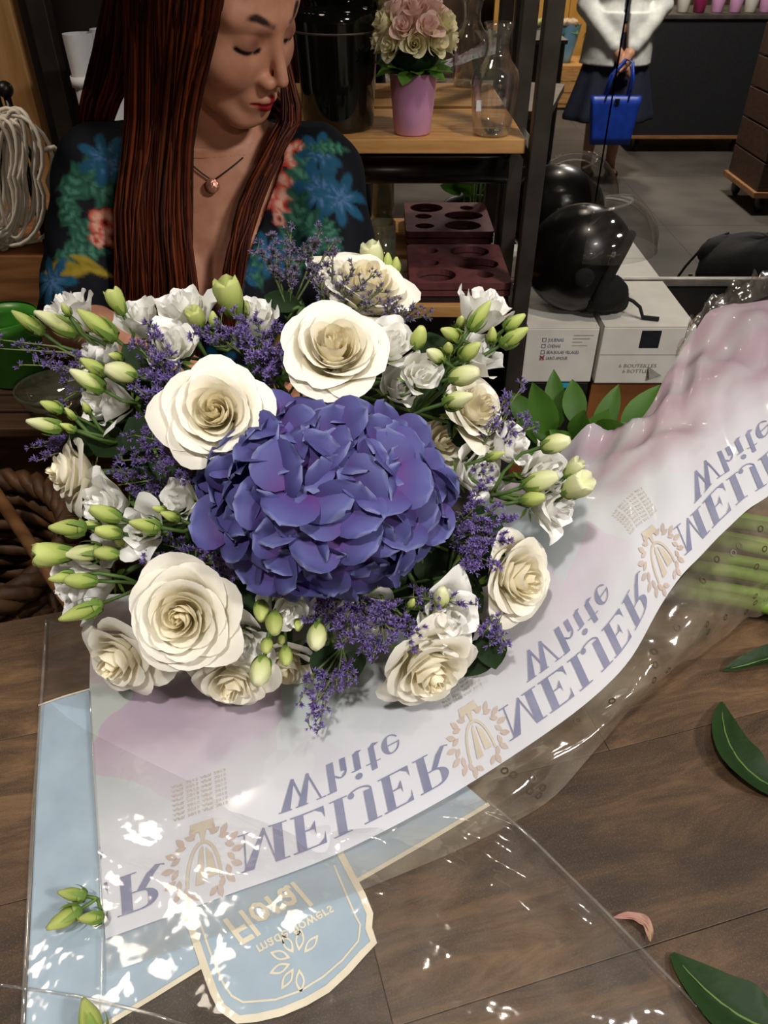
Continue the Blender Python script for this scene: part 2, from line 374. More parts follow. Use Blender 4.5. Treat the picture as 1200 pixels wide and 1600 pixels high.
# ------------------------------------------------------------------ sheets of film and paper
def crom(a, b, c, d, t):
    return 0.5*((2*b)+(c-a)*t+(2*a-5*b+4*c-d)*t*t+(-a+3*b-3*c+d)*t*t*t)
class Sheet:
    """smooth sheet through a grid of places; (u, v) in metres along its lower edge and up from it"""
    def __init__(s, rows, wr=None):
        g = np.array([[list(p) for p in r] for r in rows], dtype=float); s.nr, s.nc = g.shape[:2]; s.wr = wr
        g = np.concatenate([2*g[:1]-g[1:2], g, 2*g[-1:]-g[-2:-1]], 0)
        s.g = np.concatenate([2*g[:, :1]-g[:, 1:2], g, 2*g[:, -1:]-g[:, -2:-1]], 1)      # linear extension past the borders
        s.T = np.linspace(0, s.nc-1, 200); pts = s.ev(s.T, s.T*0, False)
        s.L = np.concatenate([[0], np.cumsum(np.linalg.norm(np.diff(pts, axis=0), axis=1))])
        s.R = np.linspace(0, s.nr-1, 60); s.H = []
        for c in range(s.nc):
            q = s.ev(s.R*0+c, s.R, False); s.H.append(np.concatenate([[0], np.cumsum(np.linalg.norm(np.diff(q, axis=0), axis=1))]))
    def ev(s, c, r, wr=True):
        c = np.atleast_1d(np.asarray(c, float)); r = np.atleast_1d(np.asarray(r, float))
        ci = np.clip(np.floor(c).astype(int), 0, s.nc-2); ri = np.clip(np.floor(r).astype(int), 0, s.nr-2)
        ct = (c-ci)[:, None]; rt = (r-ri)[:, None]
        rv = [crom(s.g[ri+k, ci], s.g[ri+k, ci+1], s.g[ri+k, ci+2], s.g[ri+k, ci+3], ct) for k in range(4)]
        p = crom(rv[0], rv[1], rv[2], rv[3], rt)
        if wr and s.wr is not None: p = p + s.wr(c, r)
        return p
    def at(s, c, r, wr=True): return s.ev(c, r, wr)[0]
    def normals(s, c, r):
        e = 0.03; n = np.cross(s.ev(c+e, r)-s.ev(c-e, r), s.ev(c, r+e)-s.ev(c, r-e)); n /= np.linalg.norm(n, axis=1)[:, None]+1e-12
        f = np.sum(n*(np.array(CAM)-s.ev(c, r)), axis=1) < 0; n[f] *= -1; return n
    def rise(s, c):
        c0 = np.clip(c.astype(int), 0, s.nc-2); f = (c-c0)[:, None]; H = np.array(s.H); return H[c0]*(1-f)+H[c0+1]*f
    def pts(s, u, v, off=0.0):
        u = np.asarray(u, float); v = np.asarray(v, float); c = np.interp(u, s.L, s.T); H = s.rise(c)
        r = np.array([np.interp(b, h, s.R) for b, h in zip(v, H)])
        p = s.ev(c, r)
        if off: p = p+s.normals(c, r)*off
        return p
ctrl = [  # bottom edge -> top edge; (px, py, z)
 [(165,1467,.9045),(345,1402,.9055),(540,1328,.910),(760,1208,.924),(958,1062,.960),(1043,930,.998),(1127,835,1.025),(1212,766,1.05),(1310,700,1.07)],
 [(150,1270,.9055),(335,1215,.912),(515,1165,.918),(710,1060,.934),(900,945,.978),(985,815,1.022),(1078,712,1.055),(1160,650,1.08),(1262,588,1.105)],
 [(140,1085,.907),(320,1060,.915),(500,1020,.922),(680,955,.938),(835,850,.990),(925,750,1.035),(1035,655,1.07),(1118,575,1.105),(1232,522,1.13)],
 [(145,930,.909),(320,920,.918),(490,890,.925),(650,850,.94),(775,770,.985),(878,700,1.03),(1008,638,1.065),(1088,508,1.125),(1212,458,1.15)]]
def zdisp(dy, dz): return np.stack([np.zeros_like(dz), dy, dz], 1)
CREASE = [(.5, 1.7, 2.1, .3), (.45, 2.9, -1.3, 1.1), (.35, 3.7, 3.1, 2.0), (.22, -4.6, 3.9, .5)]
def wr_print(c, r):
    k = np.clip((c-3.2)/2.5, 0, 1)*np.minimum(1.0, 0.25+r*0.5)
    a = np.sin(c*5.1+r*2.3)+0.6*np.sin(c*9.7-r*4.1+1.0)+0.8*np.abs(np.sin(c*3.3-r*1.9))
    b = 0.35*np.sin(c*4.0+r*1.5)+0.3*np.sin(c*2.1-r*3.7)
    low = np.maximum(0.0, 1-c/3.0)
    cr_ = np.clip((c-4.2)/1.0, 0, 1)*np.clip((r-1.0)/1.0, 0, 1)
    e = sum(w*(1-np.abs(np.sin(c*f+r*g+p))*2) for w, f, g, p in CREASE)
    return zdisp(0.0016*a*k+.006*e*cr_, 0.0075*e*cr_ + 0.0034*a*k + 0.0010*b*(1-0.8*low)*np.minimum(1.0, r*2+0.2))
SH = Sheet([[P(x, y, Z=z) for x, y, z in r] for r in ctrl], wr_print)

_t = np.linspace(0, SH.nc-1, 400); UROSE = float(np.interp(4.7, SH.T, SH.L))
def printed_mat():
    m = bpy.data.materials.new('printed_film'); m.use_nodes = True; nt = m.node_tree; L = nt.links.new; b = nt.nodes['Principled BSDF']; out = nt.nodes['Material Output']
    uv = nd(nt, 'ShaderNodeUVMap'); uv.uv_map = 'UVMap'
    nz = nd(nt, 'ShaderNodeTexNoise'); nz.inputs['Scale'].default_value = 9; nz.inputs['Detail'].default_value = 3; L(uv.outputs[0], nz.inputs['Vector'])
    mv = nd(nt, 'ShaderNodeMix'); mv.data_type = 'VECTOR'; mv.inputs['Factor'].default_value = 0.10; L(uv.outputs[0], mv.inputs['A']); L(nz.outputs['Color'], mv.inputs['B'])
    vo = nd(nt, 'ShaderNodeTexVoronoi'); vo.inputs['Scale'].default_value = 11; L(mv.outputs['Result'], vo.inputs['Vector'])
    sx = nd(nt, 'ShaderNodeSeparateColor'); L(vo.outputs['Color'], sx.inputs[0])
    rp = nd(nt, 'ShaderNodeValToRGB'); rp.color_ramp.interpolation = 'LINEAR'; cr = rp.color_ramp
    cr.elements[0].position = 0.0; cr.elements[0].color = lin('afbcc0'); cr.elements[1].position = 1.0; cr.elements[1].color = lin('bfc6ca')
    for p, c in ((0.16, 'beaaba'), (0.3, 'c6c3b4'), (0.45, 'b0bfc5'), (0.6, 'b8c1bb'), (0.74, 'bf9fb7'), (0.88, 'c2c4be')):
        e = cr.elements.new(p); e.color = lin(c)
    L(sx.outputs[0], rp.inputs[0])
    sep = nd(nt, 'ShaderNodeSeparateXYZ'); L(uv.outputs[0], sep.inputs[0])
    nb = nd(nt, 'ShaderNodeTexNoise'); nb.inputs['Scale'].default_value = 22; L(uv.outputs[0], nb.inputs['Vector'])
    a0 = nd(nt, 'ShaderNodeMath'); a0.operation = 'MULTIPLY_ADD'; a0.inputs[1].default_value = 0.06; L(nb.outputs['Fac'], a0.inputs[0]); L(sep.outputs['Y'], a0.inputs[2])
    mr = nd(nt, 'ShaderNodeMapRange'); mr.inputs[1].default_value = 0.085; mr.inputs[2].default_value = 0.20; mr.inputs[3].default_value = 1.0; mr.inputs[4].default_value = 0.0; L(a0.outputs[0], mr.inputs[0])
    mx = nd(nt, 'ShaderNodeMix'); mx.data_type = 'RGBA'; L(mr.outputs[0], mx.inputs['Factor']); L(rp.outputs[0], mx.inputs['A']); mx.inputs['B'].default_value = lin('e0e0e6')
    # faded mauve rose print toward the far end of the sheet
    ru = nd(nt, 'ShaderNodeMapRange'); ru.inputs[1].default_value = UROSE; ru.inputs[2].default_value = UROSE+0.05; L(sep.outputs['X'], ru.inputs[0])
    rv = nd(nt, 'ShaderNodeMapRange'); rv.inputs[1].default_value = 0.125; rv.inputs[2].default_value = 0.165; L(a0.outputs[0], rv.inputs[0])
    wv = nd(nt, 'ShaderNodeTexWave'); wv.wave_type = 'RINGS'; wv.inputs['Scale'].default_value = 9; wv.inputs['Distortion'].default_value = 7; wv.inputs['Detail'].default_value = 2; L(uv.outputs[0], wv.inputs['Vector'])
    ww = nd(nt, 'ShaderNodeMapRange'); ww.inputs[3].default_value = 0.45; ww.inputs[4].default_value = 0.85; L(wv.outputs['Fac'], ww.inputs[0])
    f1 = nd(nt, 'ShaderNodeMath'); f1.operation = 'MULTIPLY'; L(ru.outputs[0], f1.inputs[0]); L(rv.outputs[0], f1.inputs[1])
    f2 = nd(nt, 'ShaderNodeMath'); f2.operation = 'MULTIPLY'; L(f1.outputs[0], f2.inputs[0]); L(ww.outputs[0], f2.inputs[1])
    mz = nd(nt, 'ShaderNodeMix'); mz.data_type = 'RGBA'; L(f2.outputs[0], mz.inputs['Factor']); L(mx.outputs['Result'], mz.inputs['A']); mz.inputs['B'].default_value = lin('ab8d98'); mx = mz
    L(mx.outputs['Result'], b.inputs['Base Color']); b.inputs['Roughness'].default_value = 0.38; b.inputs['Coat Weight'].default_value = 0.25; b.inputs['Coat Roughness'].default_value = 0.10
    tr = nd(nt, 'ShaderNodeBsdfTranslucent'); L(mx.outputs['Result'], tr.inputs[0]); tp = nd(nt, 'ShaderNodeBsdfTransparent')
    m1 = nd(nt, 'ShaderNodeMixShader'); m1.inputs[0].default_value = 0.22; L(b.outputs[0], m1.inputs[1]); L(tr.outputs[0], m1.inputs[2])
    m2 = nd(nt, 'ShaderNodeMixShader'); m2.inputs[0].default_value = 0.10; L(m1.outputs[0], m2.inputs[1]); L(tp.outputs[0], m2.inputs[2])
    L(m2.outputs[0], out.inputs['Surface']); return m
clear_mat('clear_film', haze=0.05, hazecol='b9b4ac', rough=0.07, refl=0.03, edge=0.5, bump=0.10, bscale=42)
clear_mat('clear_flap', haze=0.17, hazecol='b8ab96', rough=0.10, refl=0.06, edge=0.5, bump=0.2, bscale=30)

wrap = thing('wrapping_film', 'pale printed flower wrap with blue lettering spread under the bouquet', 'wrapping film', tuple(P(540, 1328, Z=TZ)))
NU, NV = 110, 44
umax = SH.L[-1]
def sheet_mesh(sh, NU, NV):
    C, R = np.meshgrid(np.linspace(0, sh.nc-1, NU+1), np.linspace(0, sh.nr-1, NV+1)); c, r = C.ravel(), R.ravel()
    H = sh.rise(c); u = np.interp(c, sh.T, sh.L); v = np.array([np.interp(b, sh.R, h) for b, h in zip(r, H)])
    return MB().add(sh.ev(c, r).tolist(), [(j*(NU+1)+i, j*(NU+1)+i+1, (j+1)*(NU+1)+i+1, (j+1)*(NU+1)+i) for j in range(NV) for i in range(NU)], list(zip(u.tolist(), v.tolist())))
mb = sheet_mesh(SH, NU, NV)
sheet = mb.build('printed_sheet', printed_mat(), wrap, world=True)

# ---- lettering: didone capitals drawn as polygons (unit cap height)
def R_(x0, y0, x1, y1): return [(x0, y0), (x1, y0), (x1, y1), (x0, y1)]
def arcband(cx, cy, rx, ry, w0, w1, a0, a1, n=12):
    """crescent stroke: thickness runs thin-thick-thin between w0 and w1"""
    out = []
    for k in range(n):
        q = []
        for t in (k/n, (k+1)/n):
            a = math.radians(a0+(a1-a0)*t); w = w0+(w1-w0)*math.sin(math.pi*t)
            q.append(((cx+rx*math.cos(a), cy+ry*math.sin(a)), (cx+(rx-w)*math.cos(a), cy+(ry-min(w, w0*1.2))*math.sin(a))))
        out.append([q[0][0], q[1][0], q[1][1], q[0][1]])
    return out
def disc(cx, cy, r, n=12, ry=None): return [[(cx+r*math.cos(2*math.pi*k/n), cy+(ry or r)*math.sin(2*math.pi*k/n)) for k in range(n)]]
GLY = {
 'M': (1.22, [R_(.14,0,.175,1), R_(.84,0,1.06,1), [(.1,1),(.34,1),(.66,.04),(.60,0)], [(.585,0),(.63,0),(.89,1),(.85,1)], R_(0,0,.31,.03), R_(.74,0,1.18,.03), R_(0,.97,.3,1), R_(.85,.97,1.18,1)]),
 'E': (0.94, [R_(.1,0,.32,1), R_(0,.965,.8,1), R_(0,0,.84,.035), R_(.3,.475,.58,.51), [(.8,1),(.8,.68),(.76,.86),(.62,.965)], [(.84,0),(.84,.34),(.79,.16),(.62,.035)], [(.58,.3),(.58,.68),(.54,.5),(.44,.49)]]),
 'I': (0.54, [R_(.12,0,.34,1), R_(0,0,.46,.03), R_(0,.97,.46,1)]),
 'J': (0.66, [R_(.30,.10,.52,1), R_(.18,.97,.64,1)] + arcband(.20,.10,.32,.17,.03,.10,0,-150,10) + disc(-.03,.08,.085)),
 'R': (1.08, [R_(.1,0,.32,1), R_(0,.97,.55,1), R_(0,0,.44,.03), R_(.3,.50,.5,.53)] + arcband(.50,.75,.36,.25,.035,.21,90,-90,12) + [[(.42,.52),(.60,.5),(.82,.16),(.66,.12)], [(.66,.14),(.82,.17),(.93,.03),(.84,-.02)], [(.84,-.02),(.93,.03),(1.02,.07),(1.02,.03)]]),
 'W': (1.20, [[(.05,1),(.28,1),(.46,.03),(.38,0)], [(.38,0),(.44,.02),(.62,.72),(.58,.78)], [(.48,1),(.70,1),(.86,.03),(.78,0)], [(.78,0),(.83,0),(1.12,1),(1.07,1)], R_(0,.97,.33,1), R_(.43,.97,.75,1), R_(.97,.97,1.22,1)]),
 'h': (0.66, [R_(.08,0,.26,1), R_(0,.97,.2,1), R_(.44,.0,.6,.42)] + arcband(.42,.42,.18,.22,.03,.13,0,160,9)),
 'i': (0.36, [R_(.1,.03,.27,.62), R_(.0,.6,.2,.63), [(.1,.06),(.27,.06),(.36,0),(.22,-.03)]] + disc(.18,.84,.10)),
 't': (0.44, [R_(.14,.06,.30,.86), R_(.0,.60,.42,.63), [(.14,.08),(.30,.08),(.46,.02),(.28,-.04)]]),
 'e': (0.58, arcband(.28,.31,.26,.33,.03,.17,40,330,16) + [R_(.06,.31,.52,.345)] + arcband(.28,.31,.26,.33,.03,.05,-2,60,6)),
}
def word_polys(txt, track=0.05):
    out = []; x = 0.0
    for ch in txt:
        w, pl = GLY[ch]
        for p in pl: out.append([(x+a, b) for a, b in p])
        x += w+track
    return out, x-track
def polys_on(sh, polys, u0, v0, sx, sy, off, name, mat, parent, cuts=2, rot=0.0, umap=None):
    bm = bmesh.new()
    for p in polys:
        if len(p) < 3: continue
        try: bm.faces.new([bm.verts.new((x, y, 0)) for x, y in p])
        except ValueError: pass
    if not bm.faces: bm.free(); return None
    bmesh.ops.triangulate(bm, faces=bm.faces[:])
    if cuts: bmesh.ops.subdivide_edges(bm, edges=bm.edges[:], cuts=cuts, use_grid_fill=True)
    bm.verts.index_update()
    co = np.array([(v.co.x, v.co.y) for v in bm.verts]); x, y = co[:, 0]*sx, co[:, 1]*sy
    V = sh.pts(u0+x, v0+y, off).tolist()
    F = [tuple(v.index for v in f.verts) for f in bm.faces]; bm.free()
    m = MB(); m.add(V, F); return m.build(name, mat, parent, world=True)
make('ink_blue', '7c7e95', '70728c', 40, 0.45)
make('ink_rose', 'b5a59c', 'a8978d', 40, 0.5)
make('ink_tan', 'bdb3a3', 'afa493', 40, 0.5)
def u_at(px, py):
    """distance along the lower edge of the printed sheet nearest to a pixel of the photograph"""
    t = np.linspace(0, SH.nc-1, 400); q = SH.ev(t, t*0, False)-np.array(CAM); d = q @ np.array(CF)
    e = (600+FPX*(q @ np.array(CR))/d-px)**2+(800-FPX*(q @ np.array(CU))/d-py)**2
    return float(np.interp(t[int(np.argmin(e))], SH.T, SH.L))
def put_word(txt, ua, ub, vtop, cap, parent, name='lettering', clip=None):
    """mirror-written as the wrap is seen from its back: letter tops towards the sheet's lower edge"""
    pl, w = word_polys(txt); sx = (ub-ua)/w
    pl = [[(x, 1-y) for x, y in p] for p in pl]
    if clip is not None:
        pl = [[(max(x, clip/sx), y) for x, y in p] for p in pl]
        pl = [p for p in pl if max(q[0] for q in p)-min(q[0] for q in p) > 1e-4]
    return polys_on(SH, pl, ua, vtop, sx, cap, 0.0009, name, MATS['ink_blue'], parent)
U1a, U1b = u_at(378, 1392), u_at(722, 1230)
per = u_at(806, 1180)-U1a
MEIW = U1b-U1a
print('lettering period', per, 'word', MEIW, 'umax', umax)
VT, CAPH = 0.012, 0.0305
for k in range(3):
    ua = U1a+per*k
    if ua+MEIW < umax: put_word('MEIJER', ua, ua+MEIW, VT, CAPH, wrap)
    put_word('White', ua+MEIW*0.18, ua+MEIW*0.78, VT+CAPH+0.007, 0.027, wrap)
put_word('MEIJER', U1a-per, U1a-per+MEIW, VT, CAPH, wrap, clip=per-U1a+0.002)
put_word('White', U1a-per+MEIW*0.18, U1a-per+MEIW*0.78, VT+CAPH+0.007, 0.027, wrap, clip=per-U1a-MEIW*0.18+0.001)
# wreath emblem and the small printed dates between the words
def leafpoly(cx, cy, L_, W_, a, n=5):
    top = [(L_*t, W_*math.sin(math.pi*t)) for t in [k/n for k in range(n+1)]]; pts = top+[(x, -y) for x, y in reversed(top[1:-1])]
    ca, sa = math.cos(a), math.sin(a); return [(cx+x*ca-y*sa, cy+x*sa+y*ca) for x, y in pts]
def emblem(uc, v0):
    pl = []
    for sgn in (-1, 1):
        for k in range(7):
            a = math.radians(112-k*27); x = sgn*0.40*math.cos(math.radians(72-k*22))*1.05; y = 0.40+0.42*math.sin(math.radians(72-k*22))
            pl.append(leafpoly(x, y, 0.19, 0.045, (a if sgn > 0 else math.pi-a)-0.5*sgn)); pl.append(leafpoly(x*0.88, y-0.01, 0.16, 0.04, (a if sgn > 0 else math.pi-a)-1.5*sgn))
    polys_on(SH, pl, uc, v0, 0.052, 0.056, 0.0009, 'emblem_wreath', MATS['ink_rose'], wrap, cuts=0)
    bell = [R_(-.17, .88, .17, 1.02)] + [[(-.05,.88),(.05,.88),(.02,.74),(-.02,.74)]]
    bell += arcband(0, .12, .27, .62, .04, .05, 0, 180, 12) + [[(-.13,.12),(.0,.12),(.0,.66),(-.05,.6)]] + [[(.06,.18),(.2,.18),(.13,.5),(.04,.62)]]
    polys_on(SH, bell, uc, v0, 0.052, 0.056, 0.0009, 'emblem_bell', MATS['ink_tan'], wrap, cuts=1)
def text_polys(body, size=1.0, shear=0.0, bold=0.0):
    cu = bpy.data.curves.new('t', 'FONT'); cu.body = body; cu.size = size; cu.shear = shear; cu.resolution_u = 2; cu.offset = bold
    o = bpy.data.objects.new('t', cu); COL.objects.link(o)
    dg = bpy.context.evaluated_depsgraph_get(); me = bpy.data.meshes.new_from_object(o.evaluated_get(dg))
    pl = [[(me.vertices[i].co.x, me.vertices[i].co.y) for i in p.vertices] for p in me.polygons]
    bpy.data.objects.remove(o); bpy.data.curves.remove(cu); bpy.data.meshes.remove(me)
    return pl
datep = text_polys('APR 2015 APR 2015', 1.0)
dw = max(x for p in datep for x, y in p)
for k in range(-1, 3):
    uc = U1a+per*k + MEIW + (per-MEIW)*0.5
    if uc < 0.02 or uc > umax-0.03: continue
    emblem(uc, 0.008)
    allp = []
    for r_ in range(8):
        allp += [[(x, -y*1.0+r_*1.15) for x, y in p] for p in datep]
    polys_on(SH, allp, uc-0.021, 0.076, 0.042/dw, 0.0038, 0.0009, 'date_print', MATS['ink_tan'], wrap, cuts=0)

# clear flap of the wrap beyond the white band: perforated, bulging over the table
def flap_rows():
    low = ctrl[0]
    mid = [(165,1500,.9045),(350,1432,.9055),(560,1360,.906),(800,1240,.926),(990,1090,.955),(1085,990,.975),(1160,905,.985),(1250,860,.99),(1340,800,.99)]
    out_ = [(168,1520,.9042),(360,1455,.9045),(580,1385,.905),(850,1255,.907),(1000,1092,.915),(1110,1010,.918),(1195,955,.920),(1290,930,.920),(1380,900,.92)]
    return [low, mid, out_]
SF = Sheet([[P(x, y, Z=z) for x, y, z in r] for r in flap_rows()],
           lambda c, r: zdisp(c*0, (0.004*np.sin(c*6+r*3)+0.003*np.sin(c*11-r*5))*np.minimum(1, r)*np.clip(c-2.6, 0, 1)))
mb = sheet_mesh(SF, 80, 14)
mb.build('clear_flap', MATS['clear_flap'], wrap, world=True)
hm = MB()
make('hole_rim', '4a3d2c', '3a2f22', 40, 0.4)
rng = random.Random(5)
for k in range(34):
    c = 3.05+rng.random()*3.9; r = 0.2+1.6*rng.random()
    q = Vector(SF.at(c, r)); e = 0.02; n = Vector(np.cross(SF.at(c+e, r)-SF.at(c-e, r), SF.at(c, r+e)-SF.at(c, r-e)))
    if n.z < 0: n = -n
    M = frame(q+n.normalized()*0.0008, n); ring = []
    for i in range(10):
        a = 2*math.pi*i/10; ring.append((math.cos(a), math.sin(a)))
    hm.add([M @ Vector((x*0.0034, y*0.0034, 0)) for x, y in ring]+[M @ Vector((x*0.0022, y*0.0022, 0)) for x, y in ring], [(i, (i+1) % 10, 10+(i+1) % 10, 10+i) for i in range(10)])
hm.build('perforation', MATS['hole_rim'], wrap, world=True, kind='stuff')

# crinkled clear rim standing above the printed sheet toward the mirror
SR = Sheet([[P(x, y, Z=z) for x, y, z in r] for r in [
  [(1055, 560, 1.10), (1090, 508, 1.125), (1150, 482, 1.138), (1212, 458, 1.15), (1290, 435, 1.165)],
  [(1060, 540, 1.105), (1098, 490, 1.132), (1156, 462, 1.147), (1218, 436, 1.159), (1296, 410, 1.175)],
  [(1072, 518, 1.113), (1110, 474, 1.138), (1165, 442, 1.155), (1226, 416, 1.167), (1302, 388, 1.183)]]], lambda c, r: zdisp(.004*np.sin(c*9+r*3)*r, .004*np.sin(c*13-r*4)*r+.003*np.abs(np.sin(c*7+2*r))*r))
clear_mat('clear_rim', tint=(.80, .77, .74), haze=0.16, hazecol='8d8378', rough=0.10, refl=0.07, edge=0.6, bump=0.25, bscale=40)
sheet_mesh(SR, 40, 8).build('clear_rim', MATS['clear_rim'], wrap, world=True)

# blue printed paper with its cream-edged badge, lying flat on the table
def tp(px, py, z=0.0): q = P(px, py, Z=TZ+z); return Vector((q.x, q.y, TZ+z))
badge = [(282,1400),(300,1452),(318,1506),(334,1550),(346,1574),(372,1593),(402,1590),(440,1581),(478,1565),(512,1545),(542,1517),(566,1490),(584,1472),(576,1450),(578,1428),(566,1398),(552,1372),(535,1340),(520,1310)]
blue = thing('blue_paper', 'light blue printed paper with cream-edged badge, flat on the table under the wrap', 'paper', tuple(tp(300, 1400)))
def flatpoly(pts, z, name, mat, parent, thick=0.0006):
    bm = bmesh.new(); f = bm.faces.new([bm.verts.new(tp(x, y, z)) for x, y in pts]); bmesh.ops.triangulate(bm, faces=[f])
    bm.verts.index_update(); m = MB(); m.add([v.co.copy() for v in bm.verts], [tuple(v.index for v in f.verts) for f in bm.faces]); bm.free()
    for i, fc in enumerate(m.f):
        a, b, c = (Vector(m.v[q]) for q in fc)
        if (b-a).cross(c-a).z < 0: m.f[i] = fc[::-1]
    return m.build(name, mat, parent, world=True, smooth=False)
make('blue_print', '9db0be', '93a6b5', 30, 0.45)
make('cream_print', 'dcd3bd', 'cfc4aa', 30, 0.5)
flatpoly([(64,1100),(138,1076),(300,1050),(560,1080),(760,1255),(555,1377),(318,1504),(176,1594),(36,1690)], 0.0008, 'band', MATS['blue_print'], blue)
flatpoly(badge, 0.0013, 'badge', MATS['blue_print'], blue)
def strip(pts, w, z, name, mat, parent):
    q = [tp(x, y, z) for x, y in pts]; m = MB(); vs = []; n = len(q)
    for i in range(n):
        t = (q[min(i+1, n-1)]-q[max(i-1, 0)]).normalized(); s_ = Vector((-t.y, t.x, 0))*w/2; vs += [q[i]+s_, q[i]-s_]
    m.add(vs, [(2*i+1, 2*i+3, 2*i+2, 2*i) for i in range(n-1)]); return m.build(name, mat, parent, world=True, smooth=False)
strip(badge, 0.0052, 0.0018, 'badge_border', MATS['cream_print'], blue)
inner = [(312,1440),(330,1492),(348,1535),(362,1556),(380,1566),(430,1562),(470,1548),(505,1526),(535,1500),(560,1470),(563,1445),(556,1432),(540,1395),(522,1352)]
strip(inner, 0.0014, 0.0018, 'badge_line', MATS['cream_print'], blue)
strip([(160,1604),(240,1556),(322,1505)], 0.0035, 0.0017, 'band_border', MATS['cream_print'], blue)
strip([(553,1379),(660,1318),(764,1256)], 0.0035, 0.0017, 'band_border', MATS['cream_print'], blue)
strip([(60,1102),(100,1088),(142,1076)], 0.002, 0.0017, 'band_border', MATS['cream_print'], blue)
class Flat:
    """flat print frame on the table: u along a pixel direction, v to the side"""
    def __init__(s, pa, pb, z):
        s.o = tp(*pa, z); d = tp(*pb, z)-s.o; s.x = d.normalized(); s.y = Vector((-s.x.y, s.x.x, 0))
    def pts(s, u, v, off=0): return np.array(s.o)+np.outer(u, np.array(s.x))+np.outer(v, np.array(s.y))
FB = Flat((398, 1478), (520, 1412), 0.0018)
fw = text_polys('made flowers', 1.0, 0.15, 0.012); w_ = max(x for p in fw for x, y in p)
polys_on(FB, [[(x, -y) for x, y in p] for p in fw], 0, 0, 0.062/w_, 0.0125, 0, 'badge_lettering', MATS['cream_print'], blue, cuts=0)
FS = Flat((345, 1440), (470, 1372), 0.0018)
fl_ = text_polys('Floral', 1.0, 0.3, 0.015); w_ = max(x for p in fl_ for x, y in p)
polys_on(FS, [[(x, -y) for x, y in p] for p in fl_], 0, 0, 0.066/w_, 0.034, 0, 'badge_script', MATS['cream_print'], blue, cuts=0)
FF = Flat((466, 1500), (500, 1482), 0.0018)
fp = []
for k in range(7):
    a = math.radians(-35+k*38)+math.pi/3; fp += [leafpoly(0.006*math.cos(a), 0.006*math.sin(a), 0.016, 0.0034, a, 6)]
fpo = []
for p in fp:
    n = len(p); c = (sum(x for x, y in p)/n, sum(y for x, y in p)/n)
    for i in range(n):
        a_, b_ = p[i], p[(i+1) % n]; fpo.append([a_, b_, (c[0]+(b_[0]-c[0])*0.62, c[1]+(b_[1]-c[1])*0.62), (c[0]+(a_[0]-c[0])*0.62, c[1]+(a_[1]-c[1])*0.62)])
polys_on(FF, fpo, 0, 0, 1, 1, 0, 'badge_flower', MATS['cream_print'], blue, cuts=0)

# loose clear film over the table
cf = thing('clear_film', 'crinkled transparent cellophane film lying over the table front', 'film', tuple(tp(500, 1500)))
def wr_clear(c, r):
    z = 0.003*np.abs(np.sin(c*2.3+r*1.1))+0.002*np.abs(np.sin(c*3.1-r*1.7+1))+0.0007*np.sin(c*7.3+r*5.2)+0.0006*np.sin(c*3.1-r*6.3)
    return zdisp(c*0, np.maximum(0, z)*np.minimum(1, r*1.2)*np.clip(c/1.6, .12, 1))
SC = Sheet([[P(x, y, Z=z) for x, y, z in r] for r in [
  [(30,1720,.903),(260,1720,.905),(520,1720,.906),(760,1720,.906),(1000,1720,.905),(1235,1720,.904)],
  [(42,1560,.9035),(240,1560,.907),(470,1560,.909),(700,1560,.908),(900,1560,.908),(1085,1568,.9045)],
  [(45,1400,.9035),(230,1400,.9065),(450,1430,.911),(640,1410,.910),(800,1400,.910),(952,1430,.9045)],
  [(58,1230,.9035),(150,1300,.9065),(430,1350,.909),(560,1330,.909),(700,1300,.910),(832,1312,.906)],
  [(68,1090,.9040),(150,1150,.9065),(420,1280,.9065),(540,1290,.908),(660,1262,.908),(762,1248,.907)]]], wr_clear)
mb = sheet_mesh(SC, 90, 70)
mb.build('film_sheet', MATS['clear_film'], cf, world=True)
# its rolled edges catch the light
clear_mat('film_edge', haze=0.10, hazecol='d8d2c8', rough=0.08, refl=0.10, edge=0.6)
def edge_tube(pts, r, name='rolled_edge'):
    q = [P(x, y, Z=TZ+z) for x, y, z in pts]; MB().tube(q, r, 6, flat=0.6).build(name, MATS['film_edge'], cf, world=True)
edge_tube([(72,968,.004),(68,1040,.006),(64,1100,.005),(60,1160,.004),(52,1270,.004),(46,1390,.004),(40,1500,.004),(34,1640,.004)], 0.0016)
edge_tube([(762,1250,.006),(835,1314,.006),(950,1428,.006),(1085,1568,.006),(1180,1665,.005)], 0.0012)
edge_tube([(140,1080,.008),(146,1200,.008),(154,1330,.007),(160,1450,.007),(158,1560,.007),(150,1640,.007)], 0.0010)
edge_tube([(-20,1536,.008),(120,1556,.009),(240,1585,.009),(330,1615,.008)], 0.0012)
SL = Sheet([[P(x, y, Z=z) for x, y, z in r] for r in [
  [(68,1092,.9035),(92,1100,.906),(118,1105,.906),(142,1110,.906)], [(70,1030,.9035),(95,1040,.906),(120,1045,.906),(143,1050,.907)], [(73,968,.9035),(100,975,.906),(122,980,.906),(146,985,.907)]]])
mb = sheet_mesh(SL, 12, 10); mb.build('film_sheet', MATS['clear_film'], cf, world=True)
